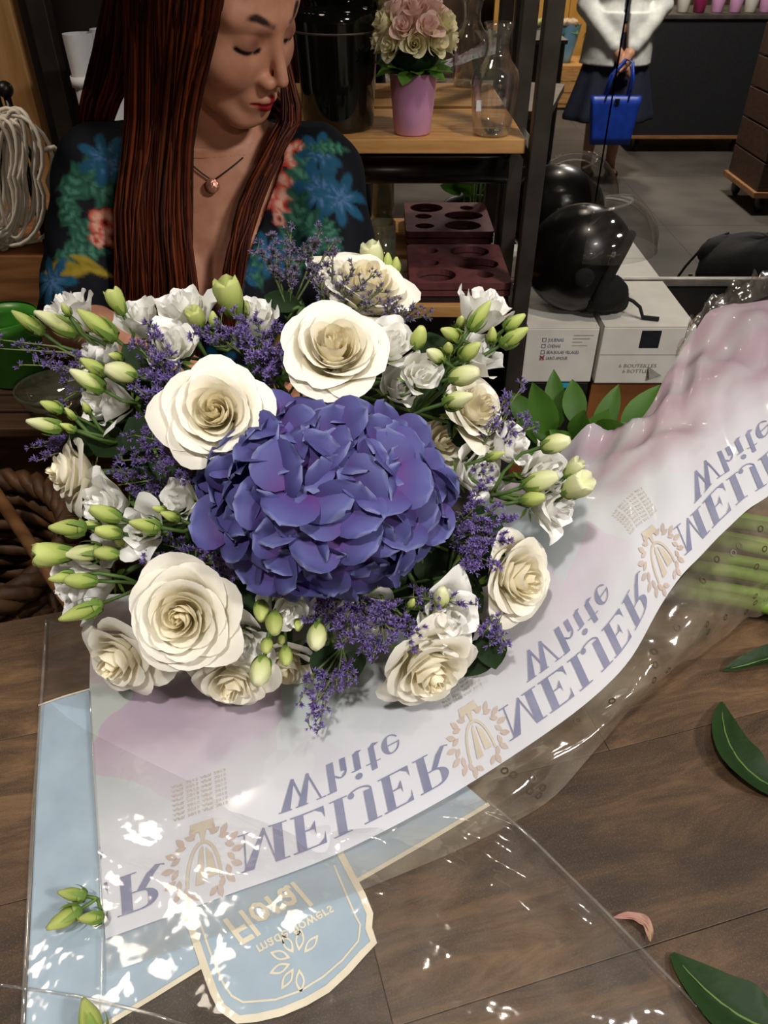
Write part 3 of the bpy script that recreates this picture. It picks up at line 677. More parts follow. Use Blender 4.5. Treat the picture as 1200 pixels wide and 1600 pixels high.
# ------------------------------------------------------------------ the bouquet
petal_mat('rose_petal', [(0.0, 'f3ebcb'), (0.35, 'f7f0d8'), (0.75, 'f8f3e3'), (1.0, 'f8f4e8')], inner=('faeec4', 0.55, 0.7), trans=0.26, var=0.03)
petal_mat('lisianthus_petal', [(0.0, 'dde0b8'), (0.3, 'f4f3ea'), (1.0, 'faf9f6')], trans=0.24, var=0.03)
petal_mat('cream_petal', [(0.0, 'd5d498'), (0.4, 'efe8bc'), (1.0, 'f6f0d2')], trans=0.35, var=0.06)
petal_mat('pink_petal', [(0.0, 'ead9bc'), (0.4, 'f1d3c6'), (1.0, 'f4d6cf')], trans=0.35, var=0.06)
petal_mat('hydrangea_petal', [(0.0, '68367a'), (0.28, '5a3b80'), (0.6, '4f4887'), (0.92, '565995'), (1.0, '7a7fae')], trans=0.2, var=0.22, rough=0.6)
petal_mat('bud_skin', [(0.0, 'a3b35c'), (0.3, 'c3cb82'), (0.7, 'd7dba4'), (1.0, 'e2e2b8')], trans=0.15, var=0.14)
petal_mat('bud_green', [(0.0, '7f9440'), (0.4, 'a5b45a'), (1.0, 'c3cb7c')], trans=0.15, var=0.14)
petal_mat('sepal_green', [(0.0, '54702c'), (0.6, '6f8a3b'), (1.0, '8fa250')], trans=0.1, var=0.15)
petal_mat('leaf_green', [(0.0, '1a2d13'), (0.5, '1d3216'), (1.0, '243c1b')], trans=0.10, var=0.25, rough=0.55, spec=0.2, bump=0.3)
petal_mat('leaf_fresh', [(0.0, '43691f'), (0.5, '4f7d2a'), (1.0, '5d8a34')], trans=0.18, var=0.25, rough=0.4, spec=0.4, bump=0.3)
petal_mat('stem_green', [(0.0, '3d5626'), (1.0, '5e7a3a')], trans=0.0, var=0.2)
petal_mat('statice_bloom', [(0.0, '6c6a52'), (0.35, '5f5380'), (0.6, '765fa6'), (1.0, '9c88cc')], trans=0.15, var=0.15)
petal_mat('statice_stem', [(0.0, '4d5d33'), (1.0, '6a7448')], trans=0.0, var=0.2)

BIND = Vector((-0.10, 0.735, 1.03))          # where the stems are bound and held
OC = P(485, 790, s=0.80)                     # middle of the dome
BAX = (BIND-P(508, 772, s=.60)).normalized(); _bx = BAX.orthogonal().normalized(); _by = BAX.cross(_bx); _bn = [0]
def bind_pt():
    k = _bn[0]; _bn[0] += 1; r = 0.0042*math.sqrt(k+0.5); a = k*2.39996
    return BIND+_bx*(r*math.cos(a))+_by*(r*math.sin(a))
def facing(p, k=0.55, du=0.0, dv=0.0):
    a = (p-OC).normalized(); c = (CAM-p).normalized()
    return (a*k + c*(1-k) + CR*du + CU*dv).normalized()

def petal_grid(fn, nu=8, nv=7, t=0.5):
    m = MB(); vs = []; uv = []
    for j in range(nv+1):
        for i in range(nu+1):
            u = -1+2*i/nu; v = j/nv; vs.append(fn(u, v)); uv.append((t, v))
    m.add(vs, [(j*(nu+1)+i, j*(nu+1)+i+1, (j+1)*(nu+1)+i+1, (j+1)*(nu+1)+i) for j in range(nv) for i in range(nu)], uv)
    return m
def rose_petal_fn(t, th0, R, rg, open_, ruffle=0.02, cup=1.0, depth=0.55, side=1):
    hw = (1.55-0.65*t)*(1+rg.uniform(-.08, .08))
    rt = R*(0.045+0.685*t**0.92)*(1+rg.uniform(-.05, .05))
    zt = R*(0.50*cup-0.34*cup*t**1.5*open_)+R*rg.uniform(-.03, .03)
    zb = -R*depth*(0.45+0.55*t); curl = (t**1.4)*open_*(0.85+0.3*rg.random())
    ph = rg.uniform(0, 6.28); pk = rg.uniform(-0.25, 0.25); skew = rg.uniform(0.02, 0.07)*side
    tipc = 0.10*t*rg.uniform(0.2, 1.2)
    def fn(u, v):
        ve = v*(1-0.20*abs(u)**2.4+0.03*math.cos(3*u+ph))
        w = 0.42+0.58*math.sin(math.pi/2*min(1, v/0.62))
        if v > 0.7: w *= 1-0.25*((v-0.7)/0.3)**2
        an = th0+u*hw*w
        r = rt*(0.22+0.78*math.sin(math.pi/2*min(1.0, ve*1.2))**0.9)+R*skew*u
        f = max(0.0, ve-0.55)/0.45
        if t < 0.5: r *= 1-0.42*(1-2*t)*f**1.3
        r += R*0.30*curl*f**1.6
        z = zb+(zt-zb)*(ve**0.9)
        z -= R*0.26*curl*f**2.4
        z += R*ruffle*math.sin(u*5+ph)*v**3*(0.4+t)
        r += R*ruffle*math.cos(u*4+ph*1.7)*v**3
        r += R*tipc*(1-abs(u-pk))*f**3          # pointed, turned-back tip
        return (r*math.cos(an), r*math.sin(an), z)
    return fn
def make_flower(name, label, cat, group, p, n, R, rg, npet, open_, mat, ruffle, cup=1.0, depth=0.55, spin=0.0, sepals=True, stem=True, nu=8, nv=7, jit=0.4, pname='petal'):
    M = frame(p, n, spin)
    o = thing(name, label, cat, M=M, group=group)
    th = rg.uniform(0, 6.28); side = rg.choice((-1, 1))
    for k in range(npet):
        t = (k/(npet-1))**1.05; th += 2.399*side+rg.uniform(-jit, jit)*0.3
        petal_grid(rose_petal_fn(t, th, R, rg, open_, ruffle, cup, depth, side), nu, nv, t).build(pname, mat, o)
    if sepals:
        for k in range(5):
            a = k*1.2566+0.3; q = []
            def sf(u, v, a=a):
                r = R*(0.12+0.42*v); w = 0.10*R*math.sin(math.pi*min(1, v*0.9+0.1))*(1-v*0.6)
                return (r*math.cos(a)-u*w*math.sin(a), r*math.sin(a)+u*w*math.cos(a), -R*depth*1.02-R*0.05*v+0.0*u)
            petal_grid(sf, 2, 4).build('sepal', MATS['sepal_green'], o)
    if stem:
        Li = M.inverted(); b = Li @ bind_pt(); s0 = Vector((0, 0, -R*depth))
        mid = (s0*0.6+b*0.4)+Vector((0, 0, -R*0.3))
        MB().tube([s0, s0*0.75+mid*0.25+Vector((0, 0, -R*0.2)), mid, mid*0.5+b*0.5, b], [R*0.10, R*0.05, R*0.045, R*0.045, R*0.045], 6).build('stem', MATS['stem_green'], o)
    return o
DEP = {}
def rose(px, py, dpx, s, label, open_=1.0, k=0.5, du=0.0, dv=0.0, seed=0, npet=26, cup=1.0):
    p = P(px, py, s=s); R = dpx*0.5*s/FPX*1.12; rg = random.Random(seed)
    return make_flower('white_rose', label, 'rose', 'cream white roses of the bouquet', p, facing(p, k, du, dv), R, rg, npet, open_, MATS['rose_petal'], 0.018, cup=cup, spin=rg.random()*6)
rose(340, 645, 172, .595, 'largest open cream rose above the hydrangea, touching its upper edge beside purple sprigs', 1.0, .25, -.05, .10, 1, 38)
rose(525, 548, 168, .635, 'open cream rose directly above the hydrangea, second from the top of the bouquet', .85, .35, .05, .25, 2, 36)
rose(572, 452, 165, .735, 'topmost cream rose of the bouquet, half hidden by thin purple sprigs', 1.0, .4, .15, .35, 3, 26)
rose(108, 738, 118, .70, 'cream rose with pointed turned-back petals at the bouquet rim nearest the wicker basket', 1.25, .7, -.35, -.05, 4, 20)
rose(285, 962, 176, .635, 'big open cream rose with yellow heart below the hydrangea, beside a green bud stem', .95, .3, -.05, .0, 5, 38)
rose(188, 1028, 142, .685, 'loose cream rose at the lowest bouquet corner, next to the big yellow-hearted rose', 1.15, .5, -.2, -.2, 6, 22)
rose(362, 1062, 128, .68, 'small cream rose hanging over the printed wrap under the white buds', 1.1, .5, .0, -.35, 7, 22)
rose(668, 1045, 160, .665, 'wide cream rose below purple sprigs, resting on the wrap beside a dark leaf', 1.1, .5, .15, -.45, 8, 26)
rose(808, 905, 150, .69, 'cream rose at the side of the hydrangea toward the lettering, with hooked petals', 1.0, .5, .25, .0, 9, 26)
rose(742, 640, 125, .705, 'cream rose behind the pale buds between hydrangea and cartons', 1.0, .5, .25, .1, 10, 22)
rose(690, 690, 105, .735, 'shadowed cream rose tucked just behind the hydrangea, under pale buds', 1.0, .4, .1, .0, 11, 18)
rose(448, 1040, 112, .725, 'greenish cream rose half hidden behind the hanging buds at the bouquet bottom', 1.1, .5, .0, -.3, 12, 18)

def lisi(px, py, dpx, s, label, k=0.5, du=0.0, dv=0.0, seed=0, npet=13, open_=0.75):
    p = P(px, py, s=s); R = dpx*0.5*s/FPX*1.5; rg = random.Random(100+seed)
    return make_flower('white_lisianthus', label, 'flower', 'white lisianthus of the bouquet', p, facing(p, k, du, dv), R, rg, npet, open_, MATS['lisianthus_petal'], 0.075, cup=0.95, depth=0.8, spin=rg.random()*6, sepals=True, nu=9, nv=6, jit=1.0)
LIS = [
 (288, 482, 78, .70, 'ruffled white lisianthus in front of the long red hair', .5, 0, .45, .45),
 (215, 498, 66, .72, 'round white lisianthus under the dark sleeve, left of the hair', .5, 0, .35, .4),
 (106, 482, 72, .745, 'white lisianthus at the far top corner above two long pale buds', .6, -.1, .4, .7),
 (160, 627, 84, .70, 'flat white lisianthus between three green buds and the pointed rose', .6, -.3, -.2, .8),
 (270, 540, 72, .675, 'white lisianthus beside the holding fingers, above the largest rose', .5, .2, .1, .7),
 (155, 545, 66, .715, 'white lisianthus behind the pale green buds, left of a dark leaf', .6, -.2, .1, .8),
 (397, 492, 66, .715, 'white lisianthus below the upright green bud, beside a broad leaf', .5, 0, .4, .5),
 (160, 788, 76, .685, 'white lisianthus just under the pointed rose, above a row of green buds', .6, -.2, .0, .8),
 (222, 826, 72, .66, 'small open white lisianthus with a green bud laid across it', .5, -.1, .1, 1.0),
 (284, 782, 62, .655, 'white lisianthus squeezed against the left edge of the hydrangea', .5, -.3, .1, .8),
 (122, 915, 98, .705, 'large white lisianthus behind three long green buds at the table edge', .6, -.3, .0, .7),
 (165, 852, 66, .715, 'white lisianthus half covered by plump green buds near the wicker basket', .6, -.3, .0, .7),
 (385, 1005, 74, .665, 'frilled white lisianthus between the yellow-hearted rose and hanging buds', .5, .1, -.1, 1.0),
 (452, 950, 66, .645, 'white lisianthus peeping from under the hydrangea beside a nodding bud', .5, 0, -.2, .8),
 (698, 962, 96, .655, 'open white lisianthus above the wide lower rose, under the hydrangea', .5, .1, .0, 1.0),
 (580, 955, 70, .675, 'white lisianthus hidden among purple sprigs below the hydrangea', .5, 0, -.1, .8),
 (655, 585, 62, .655, 'tight white lisianthus globe above the hydrangea, near pale buds', .4, .1, .0, .35),
 (614, 538, 72, .675, 'white lisianthus against the second rose, beside a green bud', .5, .1, .1, .5),
 (757, 482, 78, .72, 'tall white lisianthus in front of the burgundy tray', .6, .1, .55, .4),
 (752, 552, 70, .715, 'white lisianthus under the tall one, with bud tips to either side', .6, .3, .2, .6),
 (622, 602, 62, .69, 'white lisianthus petals between the second rose and the hydrangea', .4, .2, .2, .6),
 (858, 742, 76, .70, 'white lisianthus at the rim nearest the pink film, under pale buds', .6, .2, .1, .7),
 (868, 790, 78, .695, 'lower of two white lisianthus beside the pink film', .6, .3, .0, 1.0),
 (800, 692, 66, .705, 'white lisianthus above the clustered buds toward the green leaves', .6, .3, .2, .8),
 (748, 738, 76, .705, 'shaded white lisianthus by the right edge of the hydrangea', .5, .3, .1, .8),
]
for i, (px, py, d, s, lb, k, du, dv, op) in enumerate(LIS): lisi(px, py, d, s, lb, k, du, dv, i, 12, op)

# hydrangea: florets of four broad petals set over a dome
def hydrangea():
    rg = random.Random(3); c0 = P(508, 776, s=.635); n0 = (CAM-c0).normalized(); x0 = CR; y0 = n0.cross(x0).normalized(); x0 = y0.cross(n0).normalized()
    H = thing('hydrangea', 'large blue violet hydrangea head in the middle of the bouquet', 'hydrangea', tuple(c0))
    var = []
    for q in range(5):
        rq = random.Random(40+q); ph = rq.uniform(0, 6.28); cupv = rq.uniform(0.10, 0.42); asym = rq.uniform(-.15, .15); fold = rq.uniform(0.02, 0.2)
        def fn(u, v, ph=ph, cupv=cupv, asym=asym, fold=fold):
            L_ = 1.0; w = 0.60*math.sqrt(max(0.0, 1-((v-0.53)/0.475)**2)) if v > 0.16 else 0.60*0.63*(0.35+0.65*v/0.16)
            vv = v
            return (u*w+asym*v, vv*L_, cupv*vv*vv*0.75+fold*abs(u)**1.6*w-0.07*math.sin(3*u+ph)*v*v-0.30*max(0, vv-.6)**2*3-0.22*max(0, abs(u)-.55)**2*w*3)
        m = MB(); vs = []; uv = []
        for j in range(8):
            for i in range(9):
                u = -1+i/4; v = (0, .12, .27, .45, .63, .79, .91, 1.0)[j]; vs.append(fn(u, v)); uv.append((0.5, min(1, v+0.1*abs(u)*v)))
        m.add(vs, [(j*9+i, j*9+i+1, (j+1)*9+i+1, (j+1)*9+i) for j in range(7) for i in range(8)], uv)
        var.append(m.mesh('hydrangea_petal', MATS['hydrangea_petal']))
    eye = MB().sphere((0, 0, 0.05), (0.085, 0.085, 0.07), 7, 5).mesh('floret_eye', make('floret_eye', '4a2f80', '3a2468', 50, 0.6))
    N = 60; A, B, C = 0.083, 0.066, 0.062
    for k in range(N):
        zz = 1-(k+0.5)/N*1.12; rr = math.sqrt(max(0, 1-zz*zz)); a = k*2.39996
        d = Vector((rr*math.cos(a), rr*math.sin(a), zz))
        lump = 1+0.05*math.sin(3*a+1)+rg.uniform(-.04, .05)
        pl = x0*(d.x*A*lump)+y0*(d.y*B*lump)+n0*(d.z*C*lump)
        nn = (x0*(d.x/A)+y0*(d.y/B)+n0*(d.z/C)).normalized()
        nn = (nn+Vector((rg.uniform(-.2, .2), rg.uniform(-.2, .2), rg.uniform(-.1, .3)))).normalized()
        S = rg.uniform(0.031, 0.039)
        Mf = frame(pl, nn, rg.random()*6.28) @ Matrix.Scale(S, 4)
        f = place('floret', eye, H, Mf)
        for q in range(4):
            Mp = Matrix.Rotation(q*math.pi/2+rg.uniform(-.12, .12), 4, 'Z') @ Matrix.Translation((0, 0.04, 0.02*(q % 2))) @ Matrix.Rotation(rg.uniform(-.10, .42), 4, 'X') @ Matrix.Rotation(.16+rg.uniform(-.1, .1), 4, 'Y') @ Matrix.Scale(rg.uniform(.88, 1.08), 4)
            place('petal', var[rg.randrange(5)], f, Mp)
    b = bind_pt()-c0
    MB().tube([-n0*0.02, -n0*0.08, b*0.6, b], [.007, .006, .005, .005], 7).build('stem', MATS['stem_green'], H)
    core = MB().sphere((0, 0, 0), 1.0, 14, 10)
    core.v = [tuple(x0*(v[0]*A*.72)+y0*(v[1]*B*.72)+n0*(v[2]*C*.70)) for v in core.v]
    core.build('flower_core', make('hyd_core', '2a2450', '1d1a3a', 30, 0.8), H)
hydrangea()

# buds
def bud_mesh(kind, mat):
    m = MB(); nu, nv = 15, 9; vs = []; uv = []
    for j in range(nv+1):
        v = j/nv
        if kind == 'closed': r = 0.27*math.sin(math.pi*min(1, 0.10+v*0.84))**0.8*(1-0.35*v)+0.0
        elif kind == 'plump': r = 0.36*math.sin(math.pi*min(1, 0.10+v*0.82))**0.65*(1-0.18*v)
        else: r = 0.18+0.16*math.sin(math.pi*min(1, v*0.9))+0.10*v*v
        for i in range(nu):
            a = 2*math.pi*i/nu+v*1.1; rr = r*(1+0.11*math.cos(5*(a-v*0.6))*v)
            z = v+(0.07*math.cos(5*a) if kind == 'flared' and j == nv else 0)
            vs.append((rr*math.cos(a), rr*math.sin(a), z)); uv.append((0.5, v))
    f = [(j*nu+i, j*nu+(i+1) % nu, (j+1)*nu+(i+1) % nu, (j+1)*nu+i) for j in range(nv) for i in range(nu)]
    if kind != 'flared': f.append(tuple(nv*nu+i for i in range(nu)))
    else: vs.append((0, 0, 0.72)); uv.append((.5, .6)); f += [(nv*nu+i, nv*nu+(i+1) % nu, (nv+1)*nu) for i in range(nu)]
    m.add(vs, f, uv); return m.mesh('bud', mat)
def calyx_mesh():
    m = MB()
    for k in range(5):
        a = k*1.2566
        vs = []; uv = []
        for j in range(5):
            v = j/4; r = 0.20+0.10*math.sin(math.pi*v*0.8)+0.05*v; w = 0.10*(1-v)**0.7+0.004; z = -0.02+0.55*v
            for u in (-1, 0, 1):
                vs.append((r*math.cos(a)-u*w*math.sin(a), r*math.sin(a)+u*w*math.cos(a), z)); uv.append((.5, v))
        m.add(vs, [(j*3+i, j*3+i+1, j*3+i+4, j*3+i+3) for j in range(4) for i in range(2)], uv)
    m.lathe([(0.02, -0.10), (0.13, -0.05), (0.23, 0.06), (0.25, 0.14)], 10)
    return m.mesh('calyx', MATS['sepal_green'])
BUD = {k: bud_mesh(k, MATS['bud_skin']) for k in ('closed', 'plump', 'flared')}
BUDG = {k: bud_mesh(k, MATS['bud_green']) for k in ('closed', 'plump', 'flared')}
CAL = calyx_mesh()
def bud_spray(label, buds, root, s):
    """buds: (base px, base py, tip px, tip py, width px, kind, green?, ds)"""
    r0 = P(root[0], root[1], s=s+0.03)
    o = thing('bud_spray', label, 'flower buds', tuple(r0), 'lisianthus bud stems of the bouquet')
    for (bx, by, tx, ty, w, kind, green, ds) in buds:
        a = P(bx, by, s=s+ds); L_ = math.hypot(tx-bx, ty-by)
        Lm = max(L_, w*1.25)*(s+ds)/FPX
        d0 = P(tx, ty, s=s+ds-0.004)-a
        ext = math.sqrt(max(0, (w*1.7)**2-L_**2))*(s+ds)/FPX        # short on screen: it points at the viewer or away
        n = (d0+(CAM-a).normalized()*ext*0.6+Vector((0, 0, 0.004))).normalized(); Lm = max(Lm, w*1.5*(s+ds)/FPX)
        wd = w*(s+ds)/FPX/(0.52 if kind == 'closed' else 0.66 if kind == 'plump' else 0.66)
        M = frame(a-r0, n, bx*0.37) @ Matrix.Diagonal((wd, wd, Lm, 1))
        b = place('bud', (BUDG if green else BUD)[kind], o, M); place('calyx', CAL, b)
        e = Vector((0, 0, 0)); st = a-r0
        MB().tube([st, st-n*0.02, (st-n*0.03)*0.6, e], [0.0019, 0.0017, 0.0017, 0.002], 5).build('stalk', MATS['stem_green'], o)
    e = bind_pt()-r0
    MB().tube([Vector((0, 0, 0)), e*0.3+Vector((0, 0, .01)), e*0.7, e], 0.0024, 5).build('stem', MATS['stem_green'], o)
    return o
bud_spray('pair of long pale buds pointing away at the far top corner above the green pot', [(122, 518, 56, 494, 30, 'closed', 0, 0), (66, 520, 20, 492, 22, 'closed', 1, .01), (178, 528, 122, 490, 30, 'closed', 1, .0), (192, 490, 172, 456, 24, 'flared', 1, .01), (108, 492, 95, 476, 14, 'closed', 1, -.02)], (190, 560), .70)
bud_spray('three plump pale green buds above a flat white flower, left of a dark leaf', [(160, 608, 110, 584, 28, 'closed', 0, 0), (165, 585, 126, 566, 24, 'closed', 1, 0), (212, 588, 166, 582, 32, 'plump', 0, -.01), (190, 560, 170, 560, 16, 'closed', 1, .01)], (225, 620), .67)
bud_spray('white-tipped bud with small green buds above the pointed rose', [(95, 668, 44, 664, 26, 'closed', 0, 0), (96, 642, 64, 634, 20, 'closed', 1, 0), (118, 672, 94, 668, 14, 'closed', 1, 0), (140, 645, 128, 630, 14, 'closed', 1, 0), (118, 655, 100, 640, 12, 'closed', 1, 0)], (190, 690), .68)
bud_spray('row of green buds lying over white flowers left of the hydrangea', [(187, 810, 141, 800, 27, 'plump', 1, 0), (132, 824, 80, 830, 30, 'closed', 1, 0), (156, 824, 128, 822, 18, 'closed', 1, .01), (190, 834, 150, 834, 24, 'plump', 1, 0), (248, 824, 203, 822, 26, 'closed', 1, -.02), (280, 812, 250, 806, 18, 'closed', 1, -.02), (258, 798, 236, 798, 14, 'closed', 1, -.01)], (310, 808), .655)
bud_spray('flared green bud with plump buds pointing at the wicker basket', [(112, 864, 58, 872, 34, 'flared', 1, 0), (158, 862, 104, 872, 31, 'closed', 0, 0), (186, 866, 148, 868, 24, 'plump', 1, 0), (196, 850, 178, 848, 16, 'closed', 1, 0)], (250, 880), .675)
bud_spray('three lowest side buds on dark stalks over the table edge', [(116, 900, 80, 910, 21, 'closed', 1, 0), (150, 908, 104, 912, 26, 'plump', 1, 0), (156, 944, 98, 972, 28, 'closed', 1, 0)], (225, 915), .67)
bud_spray('cluster of nodding green buds between the two lower roses', [(407, 942, 410, 974, 25, 'plump', 1, 0), (428, 960, 430, 994, 28, 'plump', 1, -.01), (418, 1000, 416, 1024, 20, 'plump', 1, 0), (412, 1030, 404, 1070, 34, 'plump', 0, -.01), (446, 1012, 448, 1044, 22, 'plump', 1, 0), (440, 995, 440, 1012, 14, 'plump', 1, .01), (467, 965, 466, 990, 16, 'plump', 1, .01)], (440, 955), .645)
bud_spray('single pale nodding bud among purple sprigs below the hydrangea', [(497, 978, 494, 1016, 31, 'plump', 0, 0)], (500, 950), .635)
bud_spray('upright ragged green-white bud in front of the red hair', [(368, 492, 352, 444, 38, 'flared', 1, 0), (385, 490, 382, 472, 16, 'closed', 1, .01), (315, 512, 300, 490, 24, 'flared', 1, -.01), (335, 512, 332, 486, 18, 'closed', 1, -.01)], (375, 530), .70)
bud_spray('fan of yellow-green buds reaching toward the white cartons', [(790, 514, 822, 496, 22, 'closed', 1, 0), (784, 538, 826, 518, 26, 'closed', 1, 0), (735, 514, 768, 474, 24, 'closed', 1, -.01), (716, 528, 684, 518, 24, 'closed', 1, -.01), (718, 510, 722, 498, 16, 'closed', 1, 0), (650, 543, 660, 514, 25, 'plump', 1, -.02), (768, 535, 770, 512, 18, 'closed', 1, 0), (722, 560, 752, 540, 26, 'closed', 1, -.01)], (690, 570), .70)
bud_spray('cluster of cream buds right above the hydrangea, by the shaded roses', [(704, 592, 752, 586, 32, 'plump', 0, -.01), (696, 630, 742, 622, 30, 'closed', 0, -.01), (690, 562, 664, 552, 24, 'closed', 0, -.01), (700, 552, 700, 540, 18, 'closed', 1, 0)], (640, 655), .665)
bud_spray('greenish buds on dark stalks beside the pink film', [(848, 699, 892, 692, 30, 'plump', 0, 0), (820, 760, 872, 748, 32, 'plump', 0, -.01), (815, 783, 853, 781, 24, 'plump', 1, -.01), (884, 772, 914, 756, 34, 'flared', 0, .0), (884, 744, 910, 722, 22, 'flared', 0, .01), (760, 716, 790, 712, 16, 'closed', 1, 0)], (770, 770), .68)
bud_spray('pale round bud between hydrangea and the open lower lisianthus', [(690, 945, 690, 918, 26, 'plump', 0, 0), (640, 800+148, 650, 935, 14, 'closed', 1, 0)], (670, 955), .645)
bud_spray('pale bud tips standing behind the topmost rose', [(588, 425, 578, 386, 30, 'flared', 0, 0), (606, 425, 606, 396, 18, 'closed', 1, 0), (618, 430, 620, 402, 18, 'closed', 1, 0)], (600, 460), .765)

# leaves
def leaf_fn(L_, W_, bend, fold, wav, ph=0.0):
    def fn(u, v):
        w = W_*math.sin(math.pi*min(1, 0.04+v*0.96))**0.8*(1-0.25*v)
        return (u*w, v*L_, fold*abs(u)*w-bend*v*v*L_+wav*math.sin(9*v+ph)*u)
    return fn
def leaf_mesh(L_, W_, bend, fold, wav, mat, ph=0.0):
    m = MB(); vs = []; uv = []
    fn = leaf_fn(L_, W_, bend, fold, wav, ph)
    for j in range(8):
        for i in range(5):
            u = -1+i/2; v = j/7; vs.append(fn(u, v)); uv.append((0.5, v*0.7+0.3*abs(u)))
    m.add(vs, [(j*5+i, j*5+i+1, (j+1)*5+i+1, (j+1)*5+i) for j in range(7) for i in range(4)], uv); return m.mesh('leaf', mat)
LEAF = [leaf_mesh(1, .30, .12, .25, .012, MATS['leaf_green']), leaf_mesh(1, .36, .2, .2, .02, MATS['leaf_green'], 1), leaf_mesh(1, .24, .05, .3, .01, MATS['leaf_green'], 2)]
LEAFF = [leaf_mesh(1, .30, .15, .25, .012, MATS['leaf_fresh']), leaf_mesh(1, .36, .25, .2, .02, MATS['leaf_fresh'], 1)]
def leaf_at(parent, base, tip, W=None, n=None, idx=0, fresh=False):
    d = Vector(tip)-Vector(base); L_ = d.length; y = d.normalized()
    n = Vector(n) if n is not None else (CAM-Vector(base)); x = y.cross(n).normalized(); z = x.cross(y)
    M = Matrix(((x.x, y.x, z.x, base[0]), (x.y, y.y, z.y, base[1]), (x.z, y.z, z.z, base[2]), (0, 0, 0, 1))) @ Matrix.Diagonal((W or L_, L_, L_, 1))
    M = Matrix.Translation(-Vector(parent.location)) @ M
    return place('leaf', (LEAFF if fresh else LEAF)[idx % (2 if fresh else 3)], parent, M)
def sprig(label, leaves, s, group='leaf sprigs of the bouquet', root=None, fresh=False):
    r0 = P(*(root or leaves[0][:2]), s=s)
    o = thing('leaf_sprig', label, 'leaves', tuple(r0), group)
    for i, (bx, by, tx, ty, w, ds, dt) in enumerate(leaves):
        a = P(bx, by, s=s+ds); b = P(tx, ty, s=s+ds+dt); L_ = (b-a).length
        leaf_at(o, a, b, w*s/FPX/0.62, idx=i, fresh=fresh)
        MB().tube([Vector((0, 0, 0)), (a-r0)*0.5+Vector((0, 0, .004)), a-r0], 0.0016, 5).build('stalk', MATS['stem_green'], o)
    e = bind_pt()-r0; MB().tube([Vector((0, 0, 0)), e*0.5, e], 0.0025, 5).build('stem', MATS['stem_green'], o)
    return o
sprig('dark green leaves between the pointed rose and the white-tipped bud', [(165, 660, 95, 720, 60, .01, .01), (180, 665, 150, 715, 70, 0, 0), (200, 690, 175, 640, 46, .02, 0), (170, 650, 210, 680, 60, .03, 0), (190, 700, 240, 760, 70, .04, 0)], .70)
sprig('dark leaf standing between the white flowers and purple sprigs left of the largest rose', [(235, 590, 190, 535, 60, .0, 0), (225, 560, 262, 600, 60, .02, 0), (270, 600, 220, 640, 70, .03, 0), (250, 640, 300, 690, 60, .04, 0)], .68)
sprig('broad fresh leaf at the top, under the grey purple sprig', [(470, 478, 408, 462, 40, .0, .01), (450, 500, 470, 462, 40, .01, 0), (480, 500, 430, 520, 50, .04, 0)], .71)
sprig('dark leaf sticking out past the wide lower rose onto the wrap', [(760, 985, 775, 1048, 60, .0, .0), (770, 1000, 722, 1058, 50, .015, .0), (740, 980, 700, 1010, 50, .03, 0)], .69)
sprig('dark leaf under the nodding buds at the bouquet bottom', [(520, 1010, 495, 1066, 60, .0, .0), (540, 1020, 560, 1060, 50, .01, .0), (500, 1000, 470, 1040, 50, .03, 0)], .685)
sprig('shaded leaves under the hydrangea toward the hooked rose', [(700, 900, 755, 960, 70, .0, 0), (720, 870, 770, 900, 70, .0, 0), (740, 830, 790, 870, 60, .0, 0), (660, 930, 640, 980, 70, 0, 0), (600, 930, 560, 990, 70, 0, 0), (720, 800, 780, 820, 60, .0, 0)], .70)
sprig('deep green leaves filling the gap below the hydrangea beside the open lisianthus', [(650, 850, 720, 900, 100, 0, 0), (700, 860, 690, 940, 90, .0, 0), (660, 880, 630, 960, 90, .0, 0), (720, 900, 640, 930, 90, .01, 0), (760, 860, 700, 900, 90, .01, 0), (740, 930, 690, 880, 90, .015, 0), (620, 900, 600, 960, 80, .0, 0), (770, 800, 730, 860, 80, .0, 0)], .70)
sprig('shaded leaves between the hydrangea and the yellow-hearted rose', [(300, 850, 250, 890, 70, 0, 0), (330, 870, 380, 930, 70, 0, 0), (280, 820, 220, 860, 70, .02, 0), (360, 900, 430, 960, 70, 0, 0), (250, 750, 200, 780, 70, 0, 0), (290, 740, 230, 720, 70, .0, 0), (240, 700, 200, 650, 80, .0, 0)], .69)
sprig('shaded leaves behind the top roses and the holding hand', [(430, 590, 400, 540, 70, .0, 0), (460, 560, 500, 520, 60, .02, 0), (420, 560, 380, 510, 70, .02, 0), (650, 560, 700, 530, 70, .02, 0), (680, 600, 740, 580, 70, .02, 0), (700, 660, 760, 690, 80, 0, 0), (640, 620, 690, 650, 70, 0, 0), (300, 560, 250, 520, 60, .02, 0)], .72)

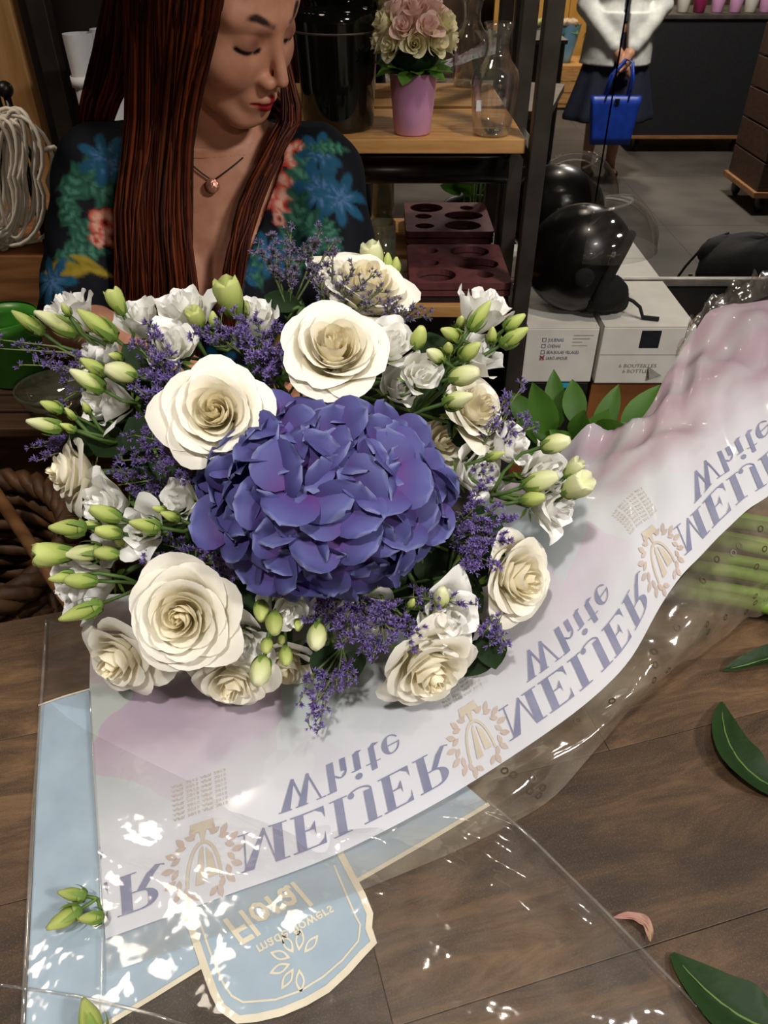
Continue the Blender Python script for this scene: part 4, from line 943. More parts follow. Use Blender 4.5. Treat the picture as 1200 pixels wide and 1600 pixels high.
# statice: thin branching stems with crowds of tiny blossoms
def statice(label, root, tips, s, dens=1.0, seed=0, pale=False, spread=26):
    rg = random.Random(500+seed); r0 = P(root[0], root[1], s=s+0.02)
    o = thing('statice_sprig', label, 'statice', tuple(r0), 'purple statice sprigs of the bouquet')
    st = MB(); bl = MB()
    def blossom(p, d, sz):
        M = frame(p, d, rg.random()*6)
        n = 5; c = [M @ Vector((0, 0, 0))]; r1 = [M @ Vector((sz*.42*math.cos(a), sz*.42*math.sin(a), sz*.9)) for a in [k*2*math.pi/n for k in range(n)]]
        r2 = [M @ Vector((sz*.95*math.cos(a+.3), sz*.95*math.sin(a+.3), sz*1.45)) for a in [k*2*math.pi/n for k in range(n)]]
        vs = c+r1+r2; f = [(0, 1+(k+1) % n, 1+k) for k in range(n)]+[(1+k, 1+(k+1) % n, 6+k) for k in range(n)]
        bl.add(vs, f, [(.5, 0.0)]+[(.5, .45)]*n+[(.5, 1.0)]*n)
    for (tx, ty, ds) in tips:
        t = P(tx, ty, s=s+ds)-r0; L_ = t.length
        mid = t*0.5+Vector((rg.uniform(-.1, .1), 0, rg.uniform(.0, .12)))*L_
        st.tube([Vector((0, 0, 0)), mid, t], [.0013, .0011, .0006], 4, cap=False)
        nb = int(6*dens)+3
        for k in range(nb):
            f = 0.35+0.65*(k+rg.random())/nb
            b0 = mid*(2*f*(1-f))+t*(f*f)
            dd = (t.normalized()*0.7+Vector((rg.uniform(-1, 1), rg.uniform(-1, 1), rg.uniform(-.5, 1)))*0.75).normalized()
            bl_len = spread*s/FPX*rg.uniform(0.5, 1.1)*(1.15-f*0.5)
            b1 = b0+dd*bl_len; st.tube([b0, b1], [.0007, .0005], 3, cap=False)
            m = max(3, int(5*dens))
            for q in range(m):
                g = 0.35+0.65*(q+1)/m; pp = b0*(1-g)+b1*g
                sd = (dd*0.5+Vector((rg.uniform(-1, 1), rg.uniform(-1, 1), rg.uniform(-.3, 1)))).normalized()
                blossom(pp+sd*0.0012, sd, rg.uniform(.0024, .0036))
    e = bind_pt()-r0; st.tube([Vector((0, 0, 0)), e*0.4, e], .0014, 4)
    st.build('stems', MATS['statice_stem'], o, kind='stuff'); bl.build('blossoms', MATS['statice_pale' if pale else 'statice_bloom'], o, kind='stuff', smooth=False)
petal_mat('statice_pale', [(0.0, '6f6a52'), (0.4, '6c6577'), (0.7, '70638e'), (1.0, '8478a4')], trans=0.15, var=0.15)
statice('tall greyish purple sprig rising in front of the dark floral dress', (452, 490), [(402, 388, 0), (430, 372, 0), (455, 358, .01), (480, 385, 0), (500, 362, .01), (520, 380, 0), (445, 400, -.01)], .70, 1.0, 1, True, 20)
statice('fine purple sprig spread over the topmost rose', (520, 500), [(490, 420, -.015), (520, 400, -.015), (555, 420, -.02), (585, 428, -.02), (598, 452, -.02), (500, 445, -.02), (540, 450, -.025), (590, 475, -.02)], .715, .75, 2, True, 20)
statice('small purple sprig hanging between topmost rose and the tall lisianthus', (600, 520), [(620, 470, -.01), (650, 480, -.01), (668, 492, 0), (630, 495, -.01), (605, 480, -.02)], .70, .7, 3, True, 18)
statice('dense purple sprig between the two rose heads above the hydrangea', (425, 600), [(380, 520, 0), (405, 505, 0), (430, 515, -.01), (455, 540, -.01), (420, 545, -.015), (395, 560, -.01), (440, 560, -.015), (425, 585, -.015)], .655, 1.15, 4)
statice('purple sprig in front of the holding fingers', (400, 570), [(345, 505, 0), (320, 515, 0), (365, 525, -.01), (372, 500, 0), (300, 520, 0)], .665, .9, 5)
statice('upright purple sprig between white flowers left of the largest rose', (285, 640), [(235, 505, .01), (215, 540, .0), (250, 560, -.01), (270, 580, -.01), (232, 590, -.005), (240, 530, 0)], .655, 1.0, 6)
statice('purple sprig at the left flank of the largest rose', (300, 690), [(210, 605, 0), (240, 615, -.01), (262, 600, -.01), (250, 640, -.01), (225, 650, 0)], .655, 1.0, 7)
statice('feathery purple sprig below the largest rose, near the hydrangea', (325, 720), [(210, 680, 0), (185, 720, 0), (225, 700, -.01), (270, 690, -.01), (285, 720, -.015), (290, 750, -.015), (255, 730, -.01), (300, 700, -.015)], .645, 1.1, 8)
statice('dark purple sprig in the shade under the pointed rose', (300, 760), [(185, 758, 0), (215, 775, 0), (200, 745, 0), (240, 770, 0), (180, 735, .01)], .685, .8, 9)
statice('thick purple sprig between hydrangea and yellow-hearted rose', (390, 900), [(225, 870, 0), (255, 850, 0), (290, 870, 0), (320, 850, 0), (345, 880, 0), (310, 895, 0), (350, 860, 0), (270, 890, .0), (370, 900, 0)], .66, 1.1, 10)
statice('wide purple sprig at the hydrangea side toward the hooked rose', (700, 850), [(745, 790, 0), (770, 800, 0), (800, 815, 0), (790, 845, 0), (760, 850, -.01), (740, 870, -.01), (770, 880, -.01), (730, 830, -.01), (735, 890, -.01), (755, 760, 0)], .67, 1.1, 11)
statice('purple sprig right below the hydrangea over the hidden lisianthus', (560, 930), [(500, 950, -.01), (480, 965, -.01), (535, 965, -.015), (560, 975, -.015), (590, 960, -.015), (610, 985, -.015), (570, 1010, -.015), (540, 1000, -.02), (500, 1000, -.015)], .655, 1.15, 12)
statice('purple sprig falling over the wide lower rose', (600, 940), [(620, 990, -.015), (640, 1010, -.02), (655, 990, -.02), (600, 1020, -.02), (580, 1040, -.02), (625, 960, -.01), (690, 940, -.02), (740, 945, -.02)], .655, .8, 13)
statice('loose purple sprig dangling lowest over the printed wrap', (535, 1010), [(490, 1105, .0), (480, 1125, .0), (470, 1090, .0), (500, 1140, .0), (525, 1075, .0), (545, 1065, 0)], .665, .9, 14, False, 20)
statice('stray purple sprig reaching toward the green leaves and cartons', (740, 720), [(790, 655, 0), (820, 650, 0), (835, 668, 0), (800, 685, 0), (770, 660, -.01), (790, 620, .01), (820, 600, .01), (760, 745, -.01)], .695, .75, 15, False, 22)
statice('wispy purple sprig reaching past the green pot out of view', (190, 590), [(0, 545, 0), (-10, 530, 0), (30, 570, 0), (80, 575, -.01), (120, 560, -.01), (95, 600, 0), (100, 625, 0)], .71, .7, 16, False, 20)
statice('small purple tuft beside the white-tipped bud at the rim', (150, 700), [(52, 700, 0), (70, 690, 0), (60, 720, 0), (85, 695, 0)], .715, .8, 17, False, 14)
statice('purple tuft by the hooked rose, hanging over a dark leaf', (780, 950), [(765, 1010, 0), (780, 1000, 0), (760, 985, -.01), (785, 1020, 0)], .67, .6, 18, False, 14)
# ------------------------------------------------------------------ shelf behind the florist and what stands on it
SZ = 1.131; LZ = 0.770
sh = thing('shelf_unit', 'pine board shelf with dark steel uprights in front of the mirror', 'shelf', (-0.1, 1.85, 0))
for z in (SZ, LZ):
    for y0, y1 in ((1.72, 1.828), (1.83, 1.938), (1.94, 2.032)):
        MB().box((-0.385, y0, z-0.028), (0.293, y1, z), bev=0.0025).build('board', MATS['pine'], sh, smooth=False, world=True)
for x in (0.301, -0.43):
    for y in (1.70, 1.985):
        MB().box((x, y, 0), (x+0.036, y+0.036, 2.55), bev=0.003).build('upright', MATS['steel_dark'], sh, smooth=False, world=True)
    for z in (SZ-0.062, LZ-0.062):
        MB().box((x+0.006, 1.737, z), (x+0.03, 1.984, z+0.032), bev=0.002).build('cross_bar', MATS['steel_dark'], sh, smooth=False, world=True)
MB().tube([(-0.393, 1.985, 1.005), (0.300, 1.985, 1.005)], 0.030, 14).build('back_rail', make('rail_black', '1b1a1a', '111010', 20, 0.3), sh, world=True)

def on_shelf(px, py, Y, z): q = P(px, py, Y=Y); return Vector((q.x, Y, z))
# smoked glass bucket vase
p = on_shelf(528, 150, 1.835, SZ)
v = thing('bucket_vase', 'black smoked glass bucket vase on the upper shelf beside the pink pot', 'vase', tuple(p))
make('smoked_glass', '12130f', '0a0b09', 10, 0.08, spec=0.6)
MB().lathe([(0.0, 0.001), (0.072, 0.001), (0.076, 0.01), (0.080, 0.10), (0.085, 0.195), (0.087, 0.214), (0.084, 0.215), (0.081, 0.195), (0.075, 0.09), (0.068, 0.012), (0.0, 0.010)], 36).build('body', MATS['smoked_glass'], v)
MB().lathe([(0.0845, 0.178), (0.0858, 0.179), (0.0858, 0.181), (0.0845, 0.182)], 36).build('rim_line', MATS['steel_grey'], v)
# pink pot with a dome of small roses
pp = on_shelf(645, 165, 1.775, SZ)
make('pink_glaze', 'd59fc4', 'c98fb8', 12, 0.35, spec=0.5)
pot = thing('flower_pot', 'lilac pink tapered flower pot on the upper shelf', 'pot', tuple(pp))
MB().lathe([(0.0, 0.001), (0.036, 0.001), (0.0385, 0.004), (0.043, 0.05), (0.049, 0.112), (0.051, 0.114), (0.049, 0.115), (0.046, 0.110), (0.0, 0.100)], 32).build('body', MATS['pink_glaze'], pot)
def small_rose(pos, n, R, mat, label, seed, group):
    rg = random.Random(900+seed)
    return make_flower('small_rose', label, 'rose', group, pos, n, R, rg, 13, 0.75, MATS[mat], 0.02, cup=1.05, depth=0.85, spin=rg.random()*6, sepals=False, stem=False, nu=6, nv=5)
cen = pp+Vector((0, 0, 0.155)); k = 0
spots = [(0, -1, .05, 'c'), (-.75, -.75, .0, 'c'), (.72, -.75, .05, 'c'), (-1.15, -.1, .05, 'c'), (1.15, -.15, .1, 'c'), (-.35, -.95, .55, 'p'), (.42, -.9, .55, 'p'), (-1.0, -.4, .65, 'c'), (1.0, -.4, .65, 'c'),
         (0, -.55, 1.05, 'p'), (-.6, -.3, 1.05, 'p'), (.6, -.3, 1.05, 'p'), (0, .2, 1.3, 'p'), (-.6, .5, .9, 'c'), (.6, .5, .9, 'c'), (0, .9, .6, 'c'), (-1.0, .5, .3, 'c'), (1.0, .5, .3, 'c')]
SPL = ['cream rose at the middle front of the pink pot, above its rim', 'cream rose at the front of the pink pot toward the black bucket', 'cream rose at the front of the pink pot toward the carafe', 'cream rose at the pink pot side facing the black bucket', 'cream rose at the pink pot side facing the carafe',
       'blush rose in the middle row of the pink pot, nearer the bucket', 'blush rose in the middle row of the pink pot, nearer the carafe', 'pale rose above the cream side rose toward the bucket', 'pale rose above the cream side rose toward the carafe',
       'blush rose in the front of the crown above the pink pot', 'blush rose of the crown leaning to the bucket', 'blush rose of the crown leaning to the carafe', 'topmost blush rose of the pink pot']
for i, (a, b, c, kd) in enumerate(spots):
    d = Vector((a*0.062, b*0.058, c*0.058+0.012)); n = Vector((a, b, c+0.15)).normalized()
    small_rose(cen+d, n, 0.033, 'cream_petal' if kd == 'c' else 'pink_petal', SPL[i] if i < len(SPL) else 'cream rose at the back of the pink pot, facing the mirror', i, 'small roses in the pink pot')
fol = thing('pot_foliage', 'green leaf collar under the small roses in the pink pot', 'leaves', tuple(pp+Vector((0, 0, .112))))
for i in range(16):
    a = i*math.pi/8+.1; b0 = pp+Vector((0.035*math.cos(a), 0.035*math.sin(a), 0.118)); b1 = pp+Vector((0.080*math.cos(a), 0.080*math.sin(a), 0.125+0.015*math.sin(i*2.1)))
    leaf_at(fol, b0, b1, 0.055, n=(0.0, -0.2, 1), idx=i, fresh=True)
MB().sphere((0, 0, 0.035), (0.052, 0.052, 0.038), 12, 8).build('moss_ball', MATS['leaf_green'], fol)
# glass carafe
clear_mat('glass', haze=0.03, hazecol='b8b8b0', rough=0.03, refl=0.05, edge=0.75)
clear_mat('glass_grey', tint=(.80, .82, .76), haze=0.22, hazecol='8d9480', rough=0.03, refl=0.06, edge=0.8)
p = on_shelf(768, 200, 1.765, SZ)
c = thing('carafe', 'round-shouldered clear glass carafe at the end of the upper shelf', 'carafe', tuple(p))
prof = [(0.0, 0.002), (0.036, 0.001), (0.040, 0.006), (0.043, 0.04), (0.048, 0.085), (0.0485, 0.10), (0.044, 0.118), (0.030, 0.136), (0.023, 0.150), (0.022, 0.165), (0.027, 0.190), (0.0305, 0.200)]
MB().lathe(prof+[(r-0.0022, z) for r, z in reversed(prof[1:])]+[(0.0, 0.010)], 40).build('body', MATS['glass'], c)
MB().lathe([(0.0, 0.0012), (0.034, 0.0012), (0.036, 0.008), (0.0, 0.011)], 32).build('thick_base', MATS['glass_grey'], c)
q = P(746, 168, Y=1.722); MB().box((-.0385, -0.034, .050), (-.028, -0.0335, .070)).build('price_tag', MATS['white_paper'], c, smooth=False)
# glass cylinder on the lower shelf
p = on_shelf(597, 400, 1.86, LZ)
c = thing('cylinder_vase', 'grey glass cylinder vase on the lower shelf beside the burgundy tray', 'vase', tuple(p))
MB().lathe([(0.0, 0.002), (0.031, 0.001), (0.033, 0.005), (0.033, 0.15), (0.0305, 0.15), (0.030, 0.010), (0.0, 0.010)], 36).build('body', MATS['glass_grey'], c)
# burgundy tray with cup holes
make('burgundy_foam', '6e3b3e', '5c2f33', 40, 0.7, bump=0.1)
make('burgundy_dark', '2c1618', '201012', 40, 0.8)
x0, x1, y0, y1 = P(640, 440, Y=1.735).x, P(800, 445, Y=1.735).x, 1.735, 2.0
tr = thing('cup_tray', 'burgundy slab tray with round cup holes on the lower shelf', 'tray', ((x0+x1)/2, (y0+y1)/2, LZ))
def slab_with_holes(z0, z1):
    """top plate with real holes: outline and circles filled between"""
    bm = bmesh.new(); edges = []
    def loop(pts):
        vs = [bm.verts.new((x, y, z1)) for x, y in pts]; return [bm.edges.new((vs[i], vs[(i+1) % len(vs)])) for i in range(len(vs))]
    r = 0.012; out = []
    for cx, cy, a0 in ((x1-r, y0+r, -90), (x1-r, y1-r, 0), (x0+r, y1-r, 90), (x0+r, y0+r, 180)):
        for k in range(5): a = math.radians(a0+k*22.5); out.append((cx+r*math.cos(a), cy+r*math.sin(a)))
    edges += loop(out); W = x1-x0; D = y1-y0
    holes = [(.27, .20, .20*W, .042*1.0), (.76, .20, .085*W, .02), (.70, .47, .23*W, .038), (.22, .50, .10*W, .022), (.66, .80, .21*W, .040), (.22, .82, .11*W, .022)]
    for fx, fy, rx, ry in holes:
        edges += loop([(x0+W*fx+rx*math.cos(a), y0+D*fy+ry*math.sin(a)) for a in [2*math.pi*k/24 for k in range(24)]])
    g = bmesh.ops.triangle_fill(bm, edges=edges, use_beauty=True)
    faces = [f for f in g['geom'] if isinstance(f, bmesh.types.BMFace)]
    ex = bmesh.ops.extrude_face_region(bm, geom=faces)
    for v in ex['geom']:
        if isinstance(v, bmesh.types.BMVert): v.co.z = z0
    bmesh.ops.recalc_face_normals(bm, faces=bm.faces[:]); bm.verts.index_update()
    m = MB(); m.add([v.co.copy() for v in bm.verts], [tuple(v.index for v in f.verts) for f in bm.faces]); bm.free(); return m
slab_with_holes(LZ+0.034, LZ+0.050).build('top_plate', MATS['burgundy_foam'], tr, smooth=False, world=True)
slab_with_holes(LZ+0.018, LZ+0.031).build('middle_plate', MATS['burgundy_foam'], tr, smooth=False, world=True)
MB().box((x0+.004, y0+.004, LZ+0.0005), (x1-.004, y1-.004, LZ+0.014), bev=0.003).build('base_plate', MATS['burgundy_dark'], tr, smooth=False, world=True)
for sx in (x0+.012, x1-.022):
    for sy in (y0+.008, y1-.02): MB().box((sx, sy, LZ+.014), (sx+.01, sy+.01, LZ+.034)).build('spacer', MATS['burgundy_dark'], tr, smooth=False, world=True)

# ------------------------------------------------------------------ cartons and the helmet
BZ, BT = 0.553, 0.708
class Face:
    """print on a carton's front face, placed in metres from its lower corner"""
    def __init__(s, x, y, z): s.o = np.array((x, y, z))
    def pts(s, u, v, off=0): return s.o+np.stack([u, np.zeros_like(u), v], 1)
def face_text(body, x, z, y, h, mat, parent, name='lettering', width=None):
    pl = text_polys(body, 1.0); w = max(a for p in pl for a, b in p); k = h/0.7
    return polys_on(Face(x, y, z), pl, 0, 0, (width/w if width else k), k, 0, name, MATS[mat], parent, cuts=0)
def carton(name, label, x0, x1, y0, y1, z0, z1, mat, group):
    t = thing(name, label, 'box', ((x0+x1)/2, (y0+y1)/2, z0), group)
    MB().box((x0, y0, z0), (x1, y1, z1-0.003), bev=0.003).build('body', MATS[mat], t, smooth=False, world=True)
    for a, b in ((y0+.0005, (y0+y1)/2-.001), ((y0+y1)/2+.001, y1-.0005)):
        MB().box((x0+.001, a, z1-0.0029), (x1-.001, b, z1), bev=0.001).build('flap', MATS[mat], t, smooth=False, world=True)
    return t
bxl, bxm, bxr = 0.350, 0.531, 0.760
g = 'cartons stacked under the mirror'
b1 = carton('carton', 'white wine carton with a checklist, under the helmet', bxl, bxm-.004, 1.752, 2.036, BZ, BT-.006, 'white_card', g)
b2 = carton('carton', 'white bottle carton with a black square, beside the helmet', bxm+.004, bxr, 1.745, 2.036, BZ, BT, 'white_card', g)
b3 = carton('carton', 'black box with cyan marks under the checklist carton', bxl-.004, bxm-.006, 1.755, 2.036, 0.30, BZ-.001, 'black_paint', g)
b4 = carton('carton', 'brown cardboard box under the black-square carton', bxm+.002, bxr-.01, 1.757, 2.036, 0.30, BZ-.001, 'card_brown', g)
b5 = carton('carton', 'brown cardboard box at the bottom of the stack nearer the shelf', bxl-.004, bxm-.006, 1.755, 2.036, 0.001, .299, 'card_brown', g)
b6 = carton('carton', 'brown cardboard box at the bottom of the stack farther from the shelf', bxm+.002, bxr-.01, 1.757, 2.036, 0.001, .299, 'card_brown', g)
fy = 1.7512
for i, (tx, w) in enumerate((('JULIENAS', .038), ('CHENAS', .032), ('BEAUJOLAIS VILLAGES', .08), ('SAINT-AMOUR', .054))):
    z = BZ+0.112-i*0.0165; face_text(tx, bxl+.055, z, fy, 0.009, 'print_blue', b1, width=w)
    m = MB(); X, Z, S, T = bxl+.040, z-.0005, .010, .0012
    for r in ((X, Z, X+S, Z+T), (X, Z+S-T, X+S, Z+S), (X, Z, X+T, Z+S), (X+S-T, Z, X+S, Z+S)): m.box((r[0], fy, r[1]), (r[2], fy+.0004, r[3]))
    m.build('check_box', MATS['print_blue'], b1, smooth=False, world=True)
m = MB(); X, Z = bxl+.038, BZ+.112-3*.0165
for sgn in (1, -1):
    m.add([(X, fy-.0002, Z+(0 if sgn > 0 else .012)), (X+.003, fy-.0002, Z+(0 if sgn > 0 else .012)), (X+.014, fy-.0002, Z+(.013 if sgn > 0 else 0)), (X+.011, fy-.0002, Z+(.013 if sgn > 0 else 0))], [(0, 1, 2, 3)])
m.build('red_cross', MATS['print_red'], b1, smooth=False, world=True)
for i, w in enumerate((.05, .042, .024, .038)):
    MB().box((bxl+.115, fy, BZ+.128-i*.009), (bxl+.115+w, fy+.0004, BZ+.1292-i*.009)).build('small_print', MATS['print_grey'], b1, smooth=False, world=True)
fy = 1.7442
MB().box((bxm+.098, fy, BZ+.098), (bxm+.146, fy+.0004, BZ+.144)).build('black_square', MATS['print_black'], b2, smooth=False, world=True)
face_text('6 BOUTEILLES', bxm+.058, BZ+.045, fy, .010, 'print_grey', b2, width=.095)
face_text('6 BOTTLES', bxm+.070, BZ+.030, fy, .010, 'print_grey', b2, width=.07)
MB().box((bxm+.006, fy, BZ+.0795), (bxr-.002, fy+.0004, BZ+.0807)).build('lid_line', MATS['print_grey'], b2, smooth=False, world=True)
m = MB(); m.add([(bxm+.132, fy, BZ+.048), (bxm+.172, fy, BZ+.022), (bxm+.138, fy-.012, BZ+.018)], [(0, 1, 2)]); m.build('torn_flap', MATS['print_grey'], b2, smooth=False, world=True)
MB().box((bxl+.085, 1.7535, BZ-.018), (bxl+.128, 1.7545, BZ-.003)).build('cyan_tape', MATS['cyan_print'], b3, smooth=False, world=True)
m = MB()
for r in ((.055, -.105, .092, -.092), (.055, -.045, .092, -.032), (.055, -.105, .066, -.032), (.081, -.105, .092, -.032)): m.box((bxl+r[0], 1.7535, BZ+r[1]), (bxl+r[2], 1.7545, BZ+r[3]))
m.build('cyan_frame', MATS['cyan_print'], b3, smooth=False, world=True)

def lump(cx, cy, cz, rx, ry, rz, seed, nu=22, nv=14):
    rg = random.Random(seed); ph = [rg.uniform(0, 6) for _ in range(4)]; m = MB(); vs = []; fs = []
    for j in range(nv+1):
        for i in range(nu):
            p_ = math.pi*j/nv; t_ = 2*math.pi*i/nu; k = 1+.06*math.sin(3*t_+ph[0])*math.sin(2*p_+ph[1])+.04*math.sin(5*t_+ph[2]+3*p_)
            sx = abs(math.cos(t_))**.7*(1 if math.cos(t_) > 0 else -1); sy = abs(math.sin(t_))**.7*(1 if math.sin(t_) > 0 else -1)
            vs.append((cx+rx*k*math.sin(p_)**.7*sx, cy+ry*k*math.sin(p_)**.7*sy, cz+rz*k*math.cos(p_)))
    for j in range(nv):
        for i in range(nu): fs.append((j*nu+i, (j+1)*nu+i, (j+1)*nu+(i+1) % nu, j*nu+(i+1) % nu))
    return m.add(vs, fs)
# open-face helmet with a clear visor
hc = P(905, 415, Y=1.86); hc = Vector((hc.x, 1.868, BT-0.006+0.128))
he = thing('helmet', 'glossy black open-face helmet with raised clear visor on the cartons', 'helmet', (hc.x, hc.y, BT-0.006))
make('helmet_black', '0b0b0c', '080809', 6, 0.30, spec=0.4, coat=0.15)
make('helmet_lining', '131110', '0c0b0a', 60, 0.9, bump=0.2)
RXh, RYh, RZh = .128, .112, .128
def helmet_shell(scale, keep, nu=64, nv=40):
    m = MB(); vs = []; idx = {}; fs = []
    def vert(j, i):
        i %= nu
        if (j, i) not in idx:
            ph = math.pi*j/nv; th = 2*math.pi*i/nu
            d = Vector((math.sin(ph)*math.cos(th), math.sin(ph)*math.sin(th), math.cos(ph)))
            bul = 1+0.05*max(0, -d.x)*max(0, 1-abs(d.z))
            idx[(j, i)] = len(vs); vs.append(Vector((hc.x+d.x*RXh*scale*bul, hc.y+d.y*RYh*scale, hc.z+d.z*RZh*scale)))
        return idx[(j, i)]
    for j in range(nv):
        for i in range(nu):
            ph = math.pi*(j+.5)/nv; th = 2*math.pi*(i+.5)/nu
            d = Vector((math.sin(ph)*math.cos(th), math.sin(ph)*math.sin(th), math.cos(ph)))
            if keep(d): fs.append((vert(j, i), vert(j+1, i), vert(j+1, i+1), vert(j, i+1)))
    m.add(vs, fs); return m
HR = Matrix.Rotation(math.radians(-22), 3, 'Z')
fdir = (HR @ Vector((0.93, 0, -0.30))).normalized()
keep = lambda d: d.dot(fdir) < 0.66 and d.z > -0.93
shell = helmet_shell(1.0, keep).build('shell', MATS['helmet_black'], he, world=True)
so = shell.modifiers.new('thick', 'SOLIDIFY'); so.thickness = 0.006; so.offset = -1
helmet_shell(0.93, lambda d: d.dot(fdir) < 0.74 and d.z > -0.95, 40, 24).build('lining', MATS['helmet_lining'], he, world=True)
rim = []
for k in range(33):
    a = 2*math.pi*k/32; e1 = fdir.orthogonal().normalized(); e2 = fdir.cross(e1)
    d = (fdir*0.66+(e1*math.cos(a)+e2*math.sin(a))*math.sqrt(1-.66**2)).normalized(); rim.append(Vector((hc.x+d.x*RXh, hc.y+d.y*RYh, max(hc.z+d.z*RZh, BT+0.012))))
MB().tube(rim, 0.012, 8, cap=False).build('edge_trim', MATS['helmet_lining'], he, world=True)
clear_mat('visor_clear', tint=(.93, .93, .92), haze=0.05, hazecol='a9a39a', rough=0.05, refl=0.08, edge=0.85)
def visor(u, v):
    az = math.radians(-85+170*u); el = math.radians(8+50*v)
    d = HR @ Vector((math.cos(az)*math.cos(el), math.sin(az)*math.cos(el), math.sin(el))); k = 1.10+0.22*math.sin(math.pi*u)*(0.25+0.75*math.sin(math.pi*min(1, 0.25+v*.55)))
    ax = HR @ Vector((0.018, 0, 0.012)); return (hc.x+d.x*RXh*k+ax.x, hc.y+d.y*RYh*k+ax.y, hc.z+d.z*RZh*k+ax.z)
vz = MB().grid(visor, 36, 14).build('visor', MATS['visor_clear'], he, world=True)
MB().tube([visor(k/36, 1) for k in range(37)], 0.0028, 6).build('visor_edge', MATS['film_edge'], he, world=True)
for sgn in (-1, 1):
    dd = HR @ Vector((0.30, sgn*0.95, -0.05)); q = Vector((hc.x+dd.x*RXh*1.02, hc.y+dd.y*RYh*1.02, hc.z+dd.z*RZh))
    MB().lathe([(0.0, 0.006), (0.012, 0.006), (0.022, 0.003), (0.024, -0.004)], 20, frame(q, dd)).build('hinge', MATS['helmet_lining'], he, world=True)
for sx_, sy_, sz_, sr in ((.062, -.070, -.062, .042), (.078, -.045, -.082, .038)): lump(hc.x+sx_, hc.y+sy_, hc.z+sz_, sr*1.25, sr*.8, sr, 3).build('cheek_pad', MATS['helmet_lining'], he, world=True)
q0 = P(972, 462, Y=1.80); q1 = P(1000, 480, Y=1.785); q2 = P(1030, 497, Y=1.775)
MB().tube([q0, (q0+q1)/2+Vector((0.006, 0, 0)), q1, Vector((q1.x+.012, q1.y, BT+.006)), Vector((q2.x, q2.y, BT+.0055))], [.006, .007, .007, .008, .008], 8, flat=.6).build('chin_strap', MATS['black_fabric'], he, world=True)

# black rucksack and dark crate beside the cartons
cr = thing('crate', 'black crate beside the white cartons under the mirror', 'crate', (1.05, 1.88, 0))
MB().box((0.80, 1.74, 0.001), (1.32, 2.036, 0.56), bev=0.006).build('body', MATS['black_paint'], cr, smooth=False, world=True)
for z in (.14, .28, .42): MB().box((0.805, 1.732, z), (1.315, 1.7395, z+.02)).build('slat', MATS['black_metal'], cr, smooth=False, world=True)
bp_ = thing('rucksack', 'slumped black rucksack on the crate below the mirror', 'bag', (1.06, 1.89, 0.561))
lump(1.10, 1.89, 0.672, .17, .11, .095, 4).build('body', MATS['black_fabric'], bp_, world=True)
lump(1.04, 1.83, 0.70, .10, .06, .05, 6).build('pocket', MATS['black_fabric'], bp_, world=True)
for dx in (-.06, .06): MB().tube([(1.08+dx, 1.80, .75), (1.04+dx, 1.77, .72), (0.99+dx, 1.768, .64), (0.96+dx, 1.775, .585)], .010, 8, flat=.4).build('strap', MATS['black_fabric'], bp_, world=True)
MB().box((.955, 1.742, .60), (.967, 1.746, .606)).build('buckle', MATS['steel_grey'], bp_, smooth=False, world=True)

# leafy greens in a dark bucket beyond the table
gb = Vector((0.345, 1.12, 0))
bk = thing('flower_bucket', 'tall black florist bucket behind the table', 'bucket', tuple(gb))
MB().lathe([(0.0, 0.002), (0.085, 0.001), (0.09, 0.01), (0.115, 0.62), (0.12, 0.64), (0.116, 0.64), (0.11, 0.62), (0.085, 0.02), (0.0, 0.015)], 28).build('body', MATS['black_paint'], bk)
MB().lathe([(0.12, 0.60), (0.126, 0.605), (0.126, 0.62), (0.12, 0.625)], 28).build('lip', MATS['black_paint'], bk)
gr = thing('greenery', 'bunch of fresh green leaves behind the wrap below the cartons', 'leaves', tuple(gb+Vector((0, 0, .64))))
rg = random.Random(21)
for i in range(34):
    a = rg.uniform(0, 6.28); r = rg.uniform(.01, .10); h = rg.uniform(.66, .80)
    b0 = gb+Vector((r*math.cos(a), r*math.sin(a)*0.8, h)); dl = Vector((math.cos(a)*rg.uniform(.2, 1), math.sin(a)*rg.uniform(.2, 1), rg.uniform(.2, 1.1))).normalized()
    leaf_at(gr, b0, b0+dl*rg.uniform(.07, .115), rg.uniform(.06, .095), n=(CAM-b0)+Vector((rg.uniform(-.6, .6), rg.uniform(-.3, .3), .5)), idx=i, fresh=True)
    if i % 3 == 0: MB().tube([Vector((r*.3*math.cos(a), r*.3*math.sin(a), -.3)), Vector((b0-gb))-Vector((0, 0, .64))], .003, 5).build('stem', MATS['stem_green'], gr)

# ------------------------------------------------------------------ left side: stand, cord, pot, basket
po = MB().box((-0.865, 1.94, 0), (-0.79, 1.985, 2.7), bev=.003).build('wood_post', MATS['pine_post'], smooth=False); tag(po, 'pale wooden post at the far left edge behind the cord', 'post')
up = MB().box((-0.742, 1.90, 0), (-0.702, 1.94, 2.7), bev=.003).build('steel_upright', MATS['steel_dark'], smooth=False); tag(up, 'grey steel upright beside the pale wooden post', 'post')
cab = thing('cabinet', 'low brown wooden cabinet behind the hanging white cord', 'cabinet', (-0.95, 1.73, 0))
MB().box((-1.35, 1.64, 0), (-0.67, 1.88, 0.95), bev=.004).build('body', MATS['crate_wood'], cab, smooth=False, world=True)
MB().box((-1.37, 1.625, 0.951), (-0.66, 1.885, 0.972), bev=.003).build('top', MATS['crate_wood'], cab, smooth=False, world=True)
for xa in (-1.33, -1.0): MB().box((xa, 1.63, .04), (xa+.31, 1.6395, .92), bev=.003).build('door', MATS['crate_wood'], cab, smooth=False, world=True)
st_ = thing('side_table', 'slatted dark wood side table carrying the green pot', 'table', (-0.85, 1.38, 0))
make('dark_slat', '4e3524', '36241a', 10, 0.55, stretch=(.6, 6, 6), bump=.1)
